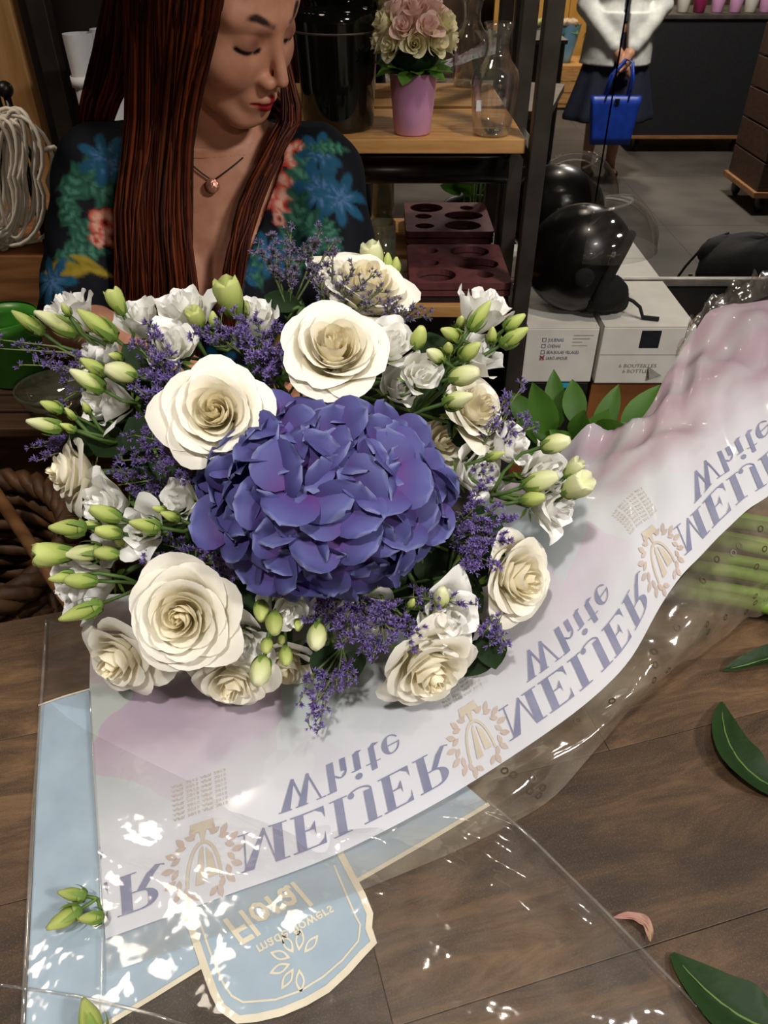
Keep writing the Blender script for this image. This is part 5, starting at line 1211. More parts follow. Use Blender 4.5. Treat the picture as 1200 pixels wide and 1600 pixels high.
for k in range(7): MB().box((-1.22, 1.16+k*.064, .762), (-0.565, 1.216+k*.064, .780), bev=.003).build('slat', MATS['dark_slat'], st_, smooth=False, world=True)
for x in (-1.2, -.61):
    MB().box((x, 1.165, .72), (x+.03, 1.60, .7615)).build('rail', MATS['dark_slat'], st_, smooth=False, world=True)
    for y in (1.17, 1.565): MB().box((x, y, 0), (x+.03, y+.03, .7195)).build('leg', MATS['dark_slat'], st_, smooth=False, world=True)
gp = Vector((-0.715, 1.35, .781))
make('green_plastic', '4fa03a', '43902f', 14, 0.35)
cp = thing('green_pot', 'bright green plastic pot on the side table at the left edge', 'pot', tuple(gp))
MB().lathe([(0.0, 0.001), (0.050, 0.001), (0.053, 0.006), (0.064, .105), (0.066, .106), (.0665, .125), (.064, .126), (.062, .106), (.050, .01), (0, .008)], 32).build('body', MATS['green_plastic'], cp)
MB().lathe([(.0655, .098), (.0685, .100), (.0685, .128), (.066, .129)], 32).build('rim', MATS['green_plastic'], cp)
gq = P(8, 690, Z=.78); gl = thing('glass_bowl', 'clear glass bowl on the side table below the green pot', 'bowl', (-0.60, 1.235, .781))
prof = [(0.0, 0.002), (.025, .001), (.045, .008), (.060, .022), (.066, .038), (.067, .044)]
MB().lathe(prof+[(r-.003, z+.001) for r, z in reversed(prof)], 36).build('body', MATS['glass_grey'], gl)
# metal stand and hank of white cord
ms_ = thing('metal_stand', 'black iron stand with ball finial holding the white cord', 'stand', (-.80, 1.52, .781))
f0 = P(8, 140, Y=1.52)
MB().tube([(f0.x, 1.52, .781), (f0.x, 1.52, f0.z-.012)], .007, 8).build('pole', MATS['black_metal'], ms_, world=True)
MB().sphere((f0.x, 1.52, f0.z), .014).build('finial', MATS['black_metal'], ms_, world=True)
a, b = P(52, 250, Y=1.50), P(98, 470, Y=1.47)
MB().tube([(f0.x+.007, 1.518, a.z+.05), a, b, (b.x+.03, 1.45, .781)], .006, 8).build('leg', MATS['black_metal'], ms_, world=True)
hk = P(2, 214, Y=1.49); MB().tube([(f0.x, 1.513, hk.z), (hk.x, 1.49, hk.z), (hk.x+.02, 1.44, hk.z+.01)], .008, 8).build('hook', MATS['black_metal'], ms_, world=True)
cw = thing('cord_hank', 'hank of looped white electric cord hanging on the iron stand', 'cord', tuple(P(30, 280, Y=1.44)))
make('cord_white', 'ddd6ca', 'cdc6ba', 20, 0.45)
rg = random.Random(8)
for k in range(20):
    cx, cy = 14+rg.uniform(-30, 22), 275+rg.uniform(-10, 14); ax, ay = rg.uniform(26, 74), rg.uniform(80, 106); ph = rg.uniform(-.2, .2); pts = []
    yy = 1.435+rg.uniform(-.035, .03); tw = rg.uniform(-.03, .03)
    for i in range(29):
        t = 2*math.pi*i/28; wob = 1+.04*math.sin(3*t+k)
        pts.append(P(cx+ax*wob*math.cos(t+ph)*(0.55+0.45*math.sin(t*.5)**.6), cy+ay*math.sin(t), Y=yy+tw*math.cos(t)))
    MB().tube(pts, .0038, 6, cap=False).build('loop', MATS['cord_white'], cw, world=True)
MB().tube([P(66, 235, Y=1.44), P(84, 230, Y=1.44), P(94, 240, Y=1.46), P(92, 300, Y=1.47)], .0046, 6).build('cord_end', MATS['cord_white'], cw, world=True)
# white paper cones in a dark bin
bn = Vector((-0.62, 1.80, 0)); bi = thing('paper_bin', 'tall black bin holding white paper rolls behind the florist', 'bin', (-.535, 1.78, 0))
MB().lathe([(0, .001), (.080, .001), (.085, .01), (.095, 1.06), (.090, 1.06), (.08, .02), (0, .02)], 28).build('body', MATS['black_paint'], bi)
for i, (px, py, tx, ty, r) in enumerate(((120, 52, 150, 185, .030), (160, 44, 160, 180, .028), (140, 75, 158, 190, .026))):
    b = P(px, py, Y=1.74+.03*i); a = Vector((-.535+(-.035, .037, -.03)[i], 1.78+(-.03, -.03, .045)[i], .024))
    o = thing('paper_roll', ('white paper roll leaning outermost in the bin', 'white paper roll nearest the red hair', 'white paper roll between the two others in the bin')[i], 'paper roll', tuple(a), 'white paper rolls in the bin')
    d = (b-a); M = frame((0, 0, 0), d); L_ = d.length
    m = MB(); vs = []; fs = []; n = 26
    for j in range(6):
        for k in range(n+1):
            an = 2*math.pi*1.25*k/n; rr = r*(1-.06*k/n)*(0.75+.25*j/5)*(1+.07*math.sin(3*an+i)); vs.append(M @ Vector((rr*math.cos(an), rr*math.sin(an), L_*j/5)))
    for j in range(5):
        for k in range(n): fs.append((j*(n+1)+k, j*(n+1)+k+1, (j+1)*(n+1)+k+1, (j+1)*(n+1)+k))
    m.add(vs, fs); m.build('paper', MATS['white_paper'], o)
    MB().lathe([(r*1.0, L_*.93), (r*1.06, L_*.93), (r*1.06, L_*.945), (r*1.0, L_*.945)], 20, M).build('paper_band', MATS['white_paper'], o)
# wicker basket with a broom handle against it
make('wicker', '6b4a2c', '4a3220', 30, 0.6, bump=.3)
bq = Vector((-0.735, 0.98, 0)); bs = thing('wicker_basket', 'dark brown wicker basket beyond the table corner', 'basket', tuple(bq))
NR = 22
for j in range(NR):
    z = .02+j*.0285; R0 = .135+.055*(z/.64)
    pts = [(R0*math.cos(2*math.pi*k/36)*(1+.025*math.sin(18*2*math.pi*k/36+math.pi*(j % 2))), R0*math.sin(2*math.pi*k/36)*(1+.025*math.sin(9*2*math.pi*k/36+math.pi*(j % 2))), z+.004*math.sin(9*2*math.pi*k/36+j)) for k in range(37)]
    MB().tube(pts, .0148, 6, cap=False).build('weave_ring', MATS['wicker'], bs)
for k in range(18):
    a = 2*math.pi*k/18; MB().tube([(.139*math.cos(a), .139*math.sin(a), .01), (.2*math.cos(a), .2*math.sin(a), .655)], .008, 6).build('stake', MATS['wicker'], bs)
for w in range(3):
    pts = [((.197+.012*math.sin(12*t+w*2.1))*math.cos(t), (.197+.012*math.sin(12*t+w*2.1))*math.sin(t), .66+.014*math.cos(12*t+w*2.1)) for t in [2*math.pi*k/72 for k in range(73)]]
    MB().tube(pts, .013, 6, cap=False).build('braid', MATS['wicker'], bs)
s0, s1 = P(-60, 690, Y=1.12), P(92, 918, Y=.84)
sk = MB().tube([s0, s1, s1+(s1-s0)*1.35], .0105, 10).build('broom_handle', MATS['crate_wood']); tag(sk, 'slanting wooden broom handle in front of the wicker basket', 'handle')

# ------------------------------------------------------------------ leaves and scraps on the table
def table_leaf(label, base, mid, tip, w, z=.003, name='fallen_leaf', mat='leaf_green', lift=.012):
    a, m_, b = tp(*base, z), tp(*mid, z), tp(*tip, z)
    o = thing(name, label, 'leaf' if 'petal' not in name else 'petal', tuple(a), None)
    def cen(v): q = a*((1-v)**2)+(m_*2-a*.5-b*.5)*(2*v*(1-v))+b*v*v; return q
    mb_ = MB(); vs = []; uv = []
    for j in range(15):
        v = j/14; c_ = cen(v); t = (cen(min(1, v+.02))-cen(max(0, v-.02))).normalized(); s_ = Vector((-t.y, t.x, 0)); W = w*math.sin(math.pi*min(1, .03+v*.95))**.75*(1-.2*v)
        for i in range(7):
            u = -1+i/3; vs.append(c_+s_*(u*W)+Vector((0, 0, lift*math.sin(math.pi*v)*(0.3+.7*abs(u))+.002*math.sin(8*v+u*2)**2))); uv.append((.5, v*.6+.4*abs(u)))
    mb_.add(vs, [(j*7+i, j*7+i+1, (j+1)*7+i+1, (j+1)*7+i) for j in range(14) for i in range(6)], uv); mb_.build('blade', MATS[mat], o, world=True)
    rib = MB().tube([cen(k/8)+Vector((0, 0, lift*.3*math.sin(math.pi*k/8)+.0012)) for k in range(9)], [.0011]*6+[.0008, .0005, .0003], 5); rib.build('midrib', MATS['stem_green'] if mat == 'leaf_green' else MATS[mat], o, world=True)
petal_mat('fallen_pink', [(0, 'a3876a'), (1, 'b27d78')], trans=.2, var=.1)
table_leaf('long dark green leaf at the bottom corner of the table', (1250, 1610), (1150, 1590), (1050, 1490), .024)
table_leaf('dark green leaf curling at the table edge beside the wrap', (1240, 1245), (1150, 1190), (1128, 1098), .020)
table_leaf('narrow dark leaf lying under the stem bundle', (1260, 1010), (1195, 1035), (1130, 1048), .012)
table_leaf('single pinkish dried petal on the bare wood', (1015, 1472), (1002, 1440), (958, 1434), .0045, name='fallen_petal', mat='fallen_pink', lift=.003)
def loose_buds(label, buds, root, z):
    r0 = tp(*root, z); o = thing('loose_bud', label, 'flower bud', tuple(r0), 'cut buds lying on the table')
    for (bx, by, tx, ty, w) in buds:
        a = tp(bx, by, z); b = tp(tx, ty, z); d = b-a; s_ = (a-CAM).length; wd = w*s_/FPX/.55
        bb = place('bud', BUDG['closed'], o, frame(a-r0, d, bx) @ Matrix.Diagonal((wd, wd, d.length, 1))); place('calyx', CAL, bb)
        MB().tube([a-r0, (a-r0)*.5, (0, 0, 0)], .0014, 5).build('stalk', MATS['stem_green'], o)
loose_buds('cut green bud twig on the blue paper', [(132, 1400, 90, 1394, 20), (124, 1422, 72, 1452, 26), (160, 1432, 122, 1436, 20)], (152, 1404), .019)
loose_buds('single yellow-green bud cut off at the lower frame edge', [(150, 1630, 130, 1560, 34)], (155, 1640), .019)
tt = tp(1075, 935)
rg = random.Random(12)
ends = [(1105, 802), (1120, 815), (1095, 835), (1098, 852), (1090, 868), (1085, 885), (1085, 905), (1075, 925), (1110, 842), (1102, 878), (1090, 915)]
for i, (ex_, ey_) in enumerate(ends):
    z = TZ+.009+.012*((i*7) % 3)
    a = P(ex_-20, ey_-2, Z=z); b = P(1290+rg.uniform(-5, 30), 830+(ey_-800)*1.05+rg.uniform(-6, 6), Z=z+.004)
    o = MB().tube([a, a*.66+b*.34+Vector((0, 0, .002)), a*.33+b*.67, b], [.0078, .0074, .0074, .0078], 9).build('cut_stem', MATS['stem_fresh'] if 'stem_fresh' in MATS else petal_mat('stem_fresh', [(0, '5c7526'), (.5, '6a852c'), (1, '77913a')], trans=0, var=.3))
    tag(o, 'thick yellow-green cut stem in the bundle beside the wrap', 'stem', 'bundle of cut stems on the table')
# ------------------------------------------------------------------ people: smooth bodies grown from blended volumes
def vlen(p): return np.sqrt((p*p).sum(-1))
def s_ell(p, c, r, Rm=None):
    q = p-np.array(c)
    if Rm is not None: q = q @ Rm
    r = np.array(r); k0 = vlen(q/r); k1 = vlen(q/(r*r)); return k0*(k0-1)/np.maximum(k1, 1e-9)
def s_cap(p, a, b, ra, rb=None):
    a = np.array(a, float); b = np.array(b, float); rb = ra if rb is None else rb; ab = b-a
    t = np.clip(((p-a) @ ab)/max(1e-12, ab @ ab), 0, 1); return vlen(p-a-t[..., None]*ab)-(ra+(rb-ra)*t)
def smin(a, b, k):
    h = np.clip(0.5+0.5*(b-a)/k, 0, 1); return b*(1-h)+a*h-k*h*(1-h)
def smax(a, b, k): return -smin(-a, -b, k)
def surface(f, lo, hi, h):
    """surface nets over a sampled field"""
    lo = np.array(lo, float); n = np.ceil((np.array(hi)-lo)/h).astype(int)+1
    ax = [lo[i]+h*np.arange(n[i]) for i in range(3)]
    F = np.empty(n, dtype=np.float32)
    for i0 in range(0, n[0], 24):
        X, Y, Z = np.meshgrid(ax[0][i0:i0+24], ax[1], ax[2], indexing='ij'); F[i0:i0+24] = f(np.stack([X, Y, Z], -1))
    S = F < 0; c = np.zeros(n-1, dtype=np.int16)
    for dx in (0, 1):
        for dy in (0, 1):
            for dz in (0, 1): c += S[dx:n[0]-1+dx, dy:n[1]-1+dy, dz:n[2]-1+dz]
    act = (c > 0) & (c < 8); ids = -np.ones(n-1, dtype=np.int64); cells = np.argwhere(act); ids[act] = np.arange(len(cells))
    acc = np.zeros((len(cells), 3)); cnt = np.zeros(len(cells))
    cor = [(x, y, z) for x in (0, 1) for y in (0, 1) for z in (0, 1)]
    for a in range(8):
        for b in range(a+1, 8):
            A, B = np.array(cor[a]), np.array(cor[b])
            if abs(A-B).sum() != 1: continue
            fa = F[tuple((cells+A).T)]; fb = F[tuple((cells+B).T)]; m = (fa < 0) != (fb < 0)
            t = np.where(m, fa/np.where(m, fa-fb, 1), 0); pos = A+(B-A)*t[:, None]
            acc[m] += pos[m]; cnt[m] += 1
    V = lo+h*(cells+acc/cnt[:, None]); faces = []
    for d in range(3):
        e = [slice(None)]*3; e2 = [slice(None)]*3; e[d] = slice(0, -1); e2[d] = slice(1, None)
        ch = S[tuple(e)] != S[tuple(e2)]; idx = np.argwhere(ch); u, v = (d+1) % 3, (d+2) % 3
        ok = (idx[:, u] > 0) & (idx[:, v] > 0) & (idx[:, u] < n[u]-1) & (idx[:, v] < n[v]-1); idx = idx[ok]
        du = np.zeros(3, int); du[u] = 1; dv = np.zeros(3, int); dv[v] = 1
        q = [ids[tuple((idx-du*i-dv*j).T)] for i, j in ((0, 0), (1, 0), (1, 1), (0, 1))]
        Q = np.stack(q, 1); flip = ~S[tuple(idx.T)]; Q[flip] = Q[flip][:, ::-1]; faces.append(Q)
    Fq = np.concatenate(faces)
    # one relaxation onto the field for smoothness
    e = h*0.5; g = np.stack([f(V+np.eye(3)[i]*e)-f(V-np.eye(3)[i]*e) for i in range(3)], 1)/(2*e); d = f(V)
    V = V-g*(d/np.maximum((g*g).sum(1), 1e-6))[:, None].clip(-h, h)
    return V, Fq
def sdf_build(parts, name, mat, parent, colfn=None):
    m = MB(); vs = []; fs = []; b = 0
    for V, Fq in parts: vs.append(V); fs.append(Fq+b); b += len(V)
    V = np.concatenate(vs); Fq = np.concatenate(fs)
    L = np.array(parent.location); m.v = (V-L).tolist(); m.f = [tuple(x) for x in Fq.tolist()]; m.uv = [(0, 0)]*len(V)
    if colfn is not None:
        c = colfn(V); m.c = np.concatenate([c, np.ones((len(V), 1))], 1).tolist()
    return m.build(name, mat, parent)
def L3(c): return np.array(lin(c)[:3])

make('skin', 'ffffff', 'f0e8e4', 60, 0.5, attr=True, spec=0.35)
make('dress_print', 'ffffff', 'ececec', 90, 0.75, attr=True, spec=0.2)
make('hair_red', 'ffffff', 'd8d0cc', 40, 0.5, attr=True, spec=0.22)

# ---- the florist
HC = np.array((-0.188, 1.056, 1.423)); yaw = math.radians(57); pit = math.radians(27); rol = math.radians(-7.6)
fy_ = np.array((math.sin(yaw)*math.cos(pit), -math.cos(yaw)*math.cos(pit), -math.sin(pit)))
fx_ = np.cross(fy_, (0, 0, 1)); fx_ /= np.linalg.norm(fx_); fz_ = np.cross(fx_, fy_)
fx_, fz_ = fx_*math.cos(rol)+fz_*math.sin(rol), -fx_*math.sin(rol)+fz_*math.cos(rol)
HM = np.stack([fx_, fy_, fz_], 1)                 # local -> world
def hl(p): return (p-HC) @ HM
def hw_(q): return HC+HM @ np.array(q)
def head_sdf(pw):
    q = hl(pw); ax = np.abs(q[..., 0]); qs = np.stack([ax, q[..., 1], q[..., 2]], -1)
    d = s_ell(q, (0, -.016, .040), (.074, .094, .086))
    d = smin(d, s_ell(q, (0, .030, -.022), (.063, .060, .086)), .03)
    d = smin(d, s_cap(qs, (.048, .004, -.058), (.018, .062, -.096), .018, .016), .025)
    d = smin(d, s_ell(q, (0, .070, -.098), (.019, .016, .015)), .022)
    d = smin(d, s_ell(qs, (.038, .056, -.034), (.024, .022, .022)), .022)
    d = smin(d, s_cap(qs, (.048, .060, .026), (.014, .080, .022), .010, .009), .016)
    d = smax(d, -s_ell(qs, (.032, .098, .000), (.020, .016, .014)), .012)
    d = smin(d, s_ell(qs, (.032, .0685, .000), (.0155, .0155, .0135)), .004)
    nose = smin(s_cap(q, (0, .082, .012), (0, .106, -.034), .006, .0078), s_ell(qs, (.0115, .093, -.041), (.0085, .011, .008)), .008)
    d = smin(d, nose, .009)
    d = smin(d, s_ell(q, (0, .078, -.068), (.026, .016, .020)), .012)
    up = smin(s_cap(qs, (.0, .0935, -.0655), (.021, .083, -.0690), .0050, .0022), s_cap(qs, (.004, .0945, -.0650), (.010, .092, -.0655), .0045, .004), .004)
    low = s_cap(qs, (.0, .0920, -.0755), (.017, .084, -.0720), .0060, .0028)
    d = smin(d, up, .004); d = smin(d, low, .004)
    d = smax(d, -s_cap(qs, (.0, .0985, -.0705), (.023, .087, -.0705), .0018, .0014), .002)
    return d
NB = np.array((-0.243, 1.135, 1.262))
ARM = {'r': [np.array(a) for a in ((-0.398, 1.13, 1.215), (-0.432, 1.02, 1.045), (-0.215, 0.822, 1.055))],
       'l': [np.array(a) for a in ((-0.088, 1.13, 1.215), (-0.045, 1.05, 1.02), (-0.075, 0.83, 0.985))]}
# hands close round the bound stems
GA = np.array(BAX)                                  # direction of the stems
def hand_chain(side):
    w = ARM[side][2]; B0 = np.array(BIND)+GA*(0.01 if side == 'r' else 0.075)
    to = B0-w; to -= GA*(to @ GA); to /= np.linalg.norm(to); sd = np.cross(GA, to)
    pc = B0-to*0.048+sd*0.0
    out = [('palm', w, pc, .021, .030)]
    for k in range(4):
        base = pc+to*0.012+GA*(-.030+.020*k)+sd*.030; lk = (.92, 1.0, .95, .78)[k]
        k1 = B0+sd*.047*1.0-to*.006+GA*(-.030+.020*k); k2 = B0+to*.040*lk+sd*.026+GA*(-.028+.019*k); k3 = B0+to*.040*lk-sd*.016+GA*(-.026+.018*k)
        out += [('f', base, k1, .0092, .0088), ('f', k1, k2, .0086, .0078), ('f', k2, k3, .0078, .0066)]
    tb = pc-sd*.030-GA*.020; t1 = B0-sd*.046-to*.002-GA*.030; t2 = B0-sd*.032+to*.034-GA*.036
    out += [('f', pc-sd*.008, tb, .014, .012), ('f', tb, t1, .0115, .0095), ('f', t1, t2, .0092, .0076)]
    return out
HANDS = hand_chain('r')+hand_chain('l')
def arms_sdf(p, grow=0.0):
    d = None
    for s_ in ('r', 'l'):
        a, b, c = ARM[s_]; e = smin(s_cap(p, a, b, .046+grow, .037+grow), s_cap(p, b, c, .036+grow, .023+grow), .02)
        d = e if d is None else np.minimum(d, e)
    return d
def torso_sdf(p):
    d = s_ell(p, (-0.243, 1.145, 1.09), (.145, .092, .175))
    d = smin(d, s_cap(p, (-0.375, 1.135, 1.222), (-0.111, 1.135, 1.222), .044), .05)
    d = smin(d, s_cap(p, (-0.32, 1.145, 1.24), NB+np.array((0, 0, .02)), .030, .040), .03); d = smin(d, s_cap(p, (-0.166, 1.145, 1.24), NB+np.array((0, 0, .02)), .030, .040), .03)
    for x in (-.303, -.183): d = smin(d, s_ell(p, (x, 1.068, 1.075), (.060, .058, .064)), .022)
    d = smin(d, s_ell(p, (-0.243, 1.165, .93), (.122, .088, .15)), .06)
    d = smin(d, s_ell(p, (-0.243, 1.175, .80), (.160, .112, .13)), .07)
    return d
def neck_sdf(p): return s_cap(p, hw_((0, -.030, -.050)), NB+np.array((0, .0, -.01)), .050, .054)
def body_sdf(p):
    d = smin(torso_sdf(p), neck_sdf(p), .03); d = smin(d, head_sdf(p), .018); d = smin(d, arms_sdf(p), .025)
    h = None
    for _, a, b, ra, rb in HANDS:
        e = s_cap(p, a, b, ra, rb); h = e if h is None else smin(h, e, .006)
    return smin(d, h, .012)
def leg_sdf(p):
    d = None
    for x in (-.325, -.165):
        e = smin(s_cap(p, (x, 1.17, .80), (x, 1.16, .46), .080, .052), s_cap(p, (x, 1.16, .46), (x, 1.19, .08), .050, .034), .03)
        e = smin(e, s_cap(p, (x, 1.18, .035), (x+.01, 1.05, .028), .032, .026), .03); d = e if d is None else np.minimum(d, e)
    return d
woman = thing('person', 'woman with long red hair and dark floral dress bending over the bouquet', 'person', (-0.243, 1.15, 0))
def neckcut(p): return (NB[2]-0.012)-p[..., 2]
def skin_col(V):
    base = L3('d0967a'); c = np.tile(base, (len(V), 1)); q = hl(V); ax = np.abs(q[:, 0])
    near = (vlen(q) < .17)
    def mix(mask, col):
        m = np.clip(mask, 0, 1)[:, None]; c[:] = c*(1-m)+L3(col)*m
    qs = np.stack([ax, q[:, 1], q[:, 2]], -1)
    mix(near*(1-vlen((qs-np.array((.042, .07, -.032)))/np.array((.024, .03, .02))))*.5, 'b8705e')
    lips = np.minimum(s_cap(qs, (.0, .0945, -.0655), (.021, .084, -.0692), .0055, .0024), s_cap(qs, (.0, .0930, -.0757), (.017, .085, -.0722), .0064, .0030))
    mix(near*(1-(lips-.0004)/.0014), 'a01c28')
    br = s_cap(qs, (.014, .088, .0225), (.033, .082, .0315), .0026, .0026); br = np.minimum(br, s_cap(qs, (.033, .082, .0315), (.051, .062, .0245), .0026, .0012)); mix(near*(1-(br-.0005)/.0022)*.85, '2c1812')
    lid = vlen((qs-np.array((.032, .080, .004)))/np.array((.020, .02, .012))); mix(near*(1-lid)*1.2, '8d5a4a')
    la = s_cap(qs, (.0175, .080, -.0055), (.032, .086, -.0088), .0012, .0016); la = np.minimum(la, s_cap(qs, (.032, .086, -.0088), (.0475, .072, -.0045), .0016, .0014)); mix(near*(1-(la-.0008)/.0018), '140c0a')
    return c
hd = surface(lambda p: np.maximum(body_sdf(p), neckcut(p)-.004), HC-np.array((.125, .135, .19)), HC+np.array((.125, .135, .15)), .00205)
bd = surface(lambda p: np.maximum(smin(smin(torso_sdf(p), neck_sdf(p), .03), arms_sdf(p), .025), -neckcut(p)-.012), (-.50, .85, .86), (.02, 1.28, 1.30), .0055)
def hands_only(p):
    h = None
    for _, a, b, ra, rb in HANDS:
        e = s_cap(p, a, b, ra, rb); h = e if h is None else smin(h, e, .006)
    return smin(h, arms_sdf(p), .012)
hs = surface(lambda p: np.maximum(hands_only(p), p[..., 1]-.875), (-.30, .66, .88), (.06, .885, 1.15), .0032)
lg = surface(leg_sdf, (-.43, 1.0, -.005), (-.06, 1.30, .84), .011)
sdf_build([hd, bd, hs, lg], 'body', MATS['skin'], woman, skin_col)
# dress: wrap-front floral dress with elbow sleeves
def dress_sdf(p):
    d = torso_sdf(p)-.007; sl = None
    for s_ in ('r', 'l'):
        a, b, c = ARM[s_]; tt_ = b-a; e = s_cap(p, a, b+tt_*.10, .058, .054); e = np.maximum(e, ((p-(b+tt_*.06)) @ (tt_/np.linalg.norm(tt_))))
        sl = e if sl is None else np.minimum(sl, e)
    d = smin(d, sl, .03)
    fold = .0025*np.sin(p[..., 0]*95+p[..., 2]*40)*np.sin(p[..., 2]*60-p[..., 0]*20); d = d+fold
    # neckline: deep V at the front, closed at the back
    w = np.clip((p[..., 2]-1.025)*0.46, 0, .10); vx = np.abs(p[..., 0]-(-.232))-w
    cut = np.maximum(np.maximum(vx, p[..., 1]-1.16), 1.025-p[..., 2])
    d = np.maximum(d, -cut*0.8)
    d = np.maximum(d, p[..., 2]-1.276)
    return d
def skirt_sdf(p):
    z = np.clip((.95-p[..., 2])/.55, 0, 1); an = np.arctan2(p[..., 1]-1.17, p[..., 0]+.243); r = (.115+.125*z**.8)*(1+.05*z*np.sin(9*an))
    q = np.sqrt(((p[..., 0]+.243)/1.12)**2+((p[..., 1]-1.17)/.85)**2)-r
    return np.maximum(np.maximum(q, p[..., 2]-.95), .36-p[..., 2])*.8
MOT = []                                             # flat print of the dress: (centre, right, up, kind, size)
def motif(px, py, kind, size, rot=0.0, Y=1.05):
    c_ = np.array(P(px, py, Y=Y)); r_ = np.array(CR)*math.cos(rot)+np.array(CU)*math.sin(rot); u_ = -np.array(CR)*math.sin(rot)+np.array(CU)*math.cos(rot); MOT.append((c_, r_, u_, kind, size, True))
for a in ((128, 262, 'leafg', .055, .3), (150, 290, 'leafg', .050, -.5), (105, 300, 'leafg', .045, 1.2), (145, 225, 'blue', .040, 0), (165, 240, 'blue', .03, .4), (120, 350, 'leafg', .040, 2.2), (140, 375, 'leafg', .035, .8), (165, 350, 'coral', .024, 0), (178, 372, 'coral', .018, 0), (160, 385, 'coral', .012, 0),
          (140, 410, 'leafg', .04, .2), (125, 440, 'yellow', .045, .2), (160, 430, 'yellow', .03, -.3), (110, 460, 'blue', .04, 0), (440, 245, 'coral', .030, 0), (425, 275, 'coral', .026, .4), (445, 305, 'coral', .026, .8), (405, 285, 'coral', .022, 0), (455, 212, 'coral', .020, 0), (432, 328, 'coral', .012, 0), (400, 310, 'coral', .012, 0), (468, 205, 'coral', .010, 0),
          (470, 265, 'leafg', .055, 1.4), (495, 215, 'blue', .035, .5), (500, 290, 'blue', .045, 2.0), (530, 300, 'blue', .04, 1.2), (485, 350, 'leafg', .05, 2.3), (455, 340, 'leafg', .045, 1.0), (510, 200, 'leafg', .03, .2), (470, 400, 'leafg', .05, .5), (420, 400, 'blue', .04, .2), (395, 420, 'leafg', .045, 2.0), (520, 370, 'leafg', .03, 2.0), (385, 440, 'blue', .03, .2), (340, 440, 'yellow', .02, 0)):
    motif(*a)
rg = random.Random(31)
for k in range(120):
    an = rg.uniform(0, 6.28); z = rg.uniform(.36, 1.25); back = math.sin(an) > -0.1 or z < 1.0
    if not back: continue
    d_ = np.array((math.cos(an), math.sin(an), 0)); rr = .15 if z > .9 else .22; c_ = np.array((-.243, 1.16, z))+d_*rr*np.array((1.1, .8, 0)); t_ = np.array((-d_[1], d_[0], 0)); ro = rg.uniform(0, 6.28); u0 = np.array((0, 0, 1.))
    MOT.append((c_, t_*math.cos(ro)+u0*math.sin(ro), -t_*math.sin(ro)+u0*math.cos(ro), rg.choice(('leafg', 'leafg', 'coral', 'coral', 'blue', 'yellow')), rg.uniform(.025, .055), False))
def dress_col(V):
    c = np.tile(L3('10131c'), (len(V), 1))
    for (o_, r_, u_, kind, s_, cam_) in MOT:
        dv = V-o_; x = dv @ r_/s_; y = dv @ u_/s_; n_ = np.cross(r_, u_); dep = np.abs(dv @ n_); m0 = (dep < .09) & (np.abs(x) < 1.3) & (np.abs(y) < 1.3)
        if not m0.any(): continue
        X, Y_ = x[m0], y[m0]; cc = c[m0]; rr = np.sqrt(X*X+Y_*Y_); th = np.arctan2(Y_, X)
        def put(mask, col, k=1.0):
            mm = (np.clip(mask, 0, 1)*k)[:, None]; cc[:] = cc*(1-mm)+L3(col)*mm
        if kind == 'leafg':
            w_ = .40*np.cos(np.clip(X, -1, 1)*math.pi/2)*(1+.30*np.sin(17*X)); put((w_-np.abs(Y_))*9, '245546'); put((w_*.8-np.abs(Y_))*6*(.5+.5*np.sin(22*(X-.6*np.abs(Y_)))), '5a9a80', .75); put((.03-np.abs(Y_))*30*(np.abs(X) < .95), '17382f', .8)
        elif kind == 'coral':
            rad = .72+.22*np.abs(np.cos(2.5*th)); put((rad-rr)*9, 'cf5546'); put((rad*.85-rr)*6*(.4+.6*np.abs(np.sin(5*th))), 'eec0aa', .8); put((.34-rr)*8, 'b8402f'); put((.13-rr)*20, '2a0f10')
        elif kind == 'blue':
            rad = .35+.6*np.abs(np.cos(3.5*th)); put((rad-rr)*7, '1f5878'); put((rad*.6-rr)*5*(.5+.5*np.sin(14*th)), '5f7fb4', .8)
        else:
            w_ = .30*np.cos(np.clip(X, -1, 1)*math.pi/2); put((w_-np.abs(Y_+.1*np.sin(3*X)))*8, 'a8912e'); put((w_*.4-np.abs(Y_))*8, '6f6a22', .7)
        c[m0] = cc
    return c
df = surface(dress_sdf, (-.53, .90, .88), (.05, 1.32, 1.29), .0033)
sk_ = surface(lambda p: smin(skirt_sdf(p), torso_sdf(p)-.007, .02)*1.0+np.where(p[..., 2] > .895, (p[..., 2]-.895), 0)*3, (-.56, .92, .34), (.07, 1.42, .91), .011)
sdf_build([df, sk_], 'dress', MATS['dress_print'], woman, dress_col)
# shoes
for x in (-.325, -.165): MB().sphere((x-(-.243)+.005, 1.115-1.15, .028), (.044, .105, .030), 14, 8).build('shoe', MATS['black_paint'], woman)
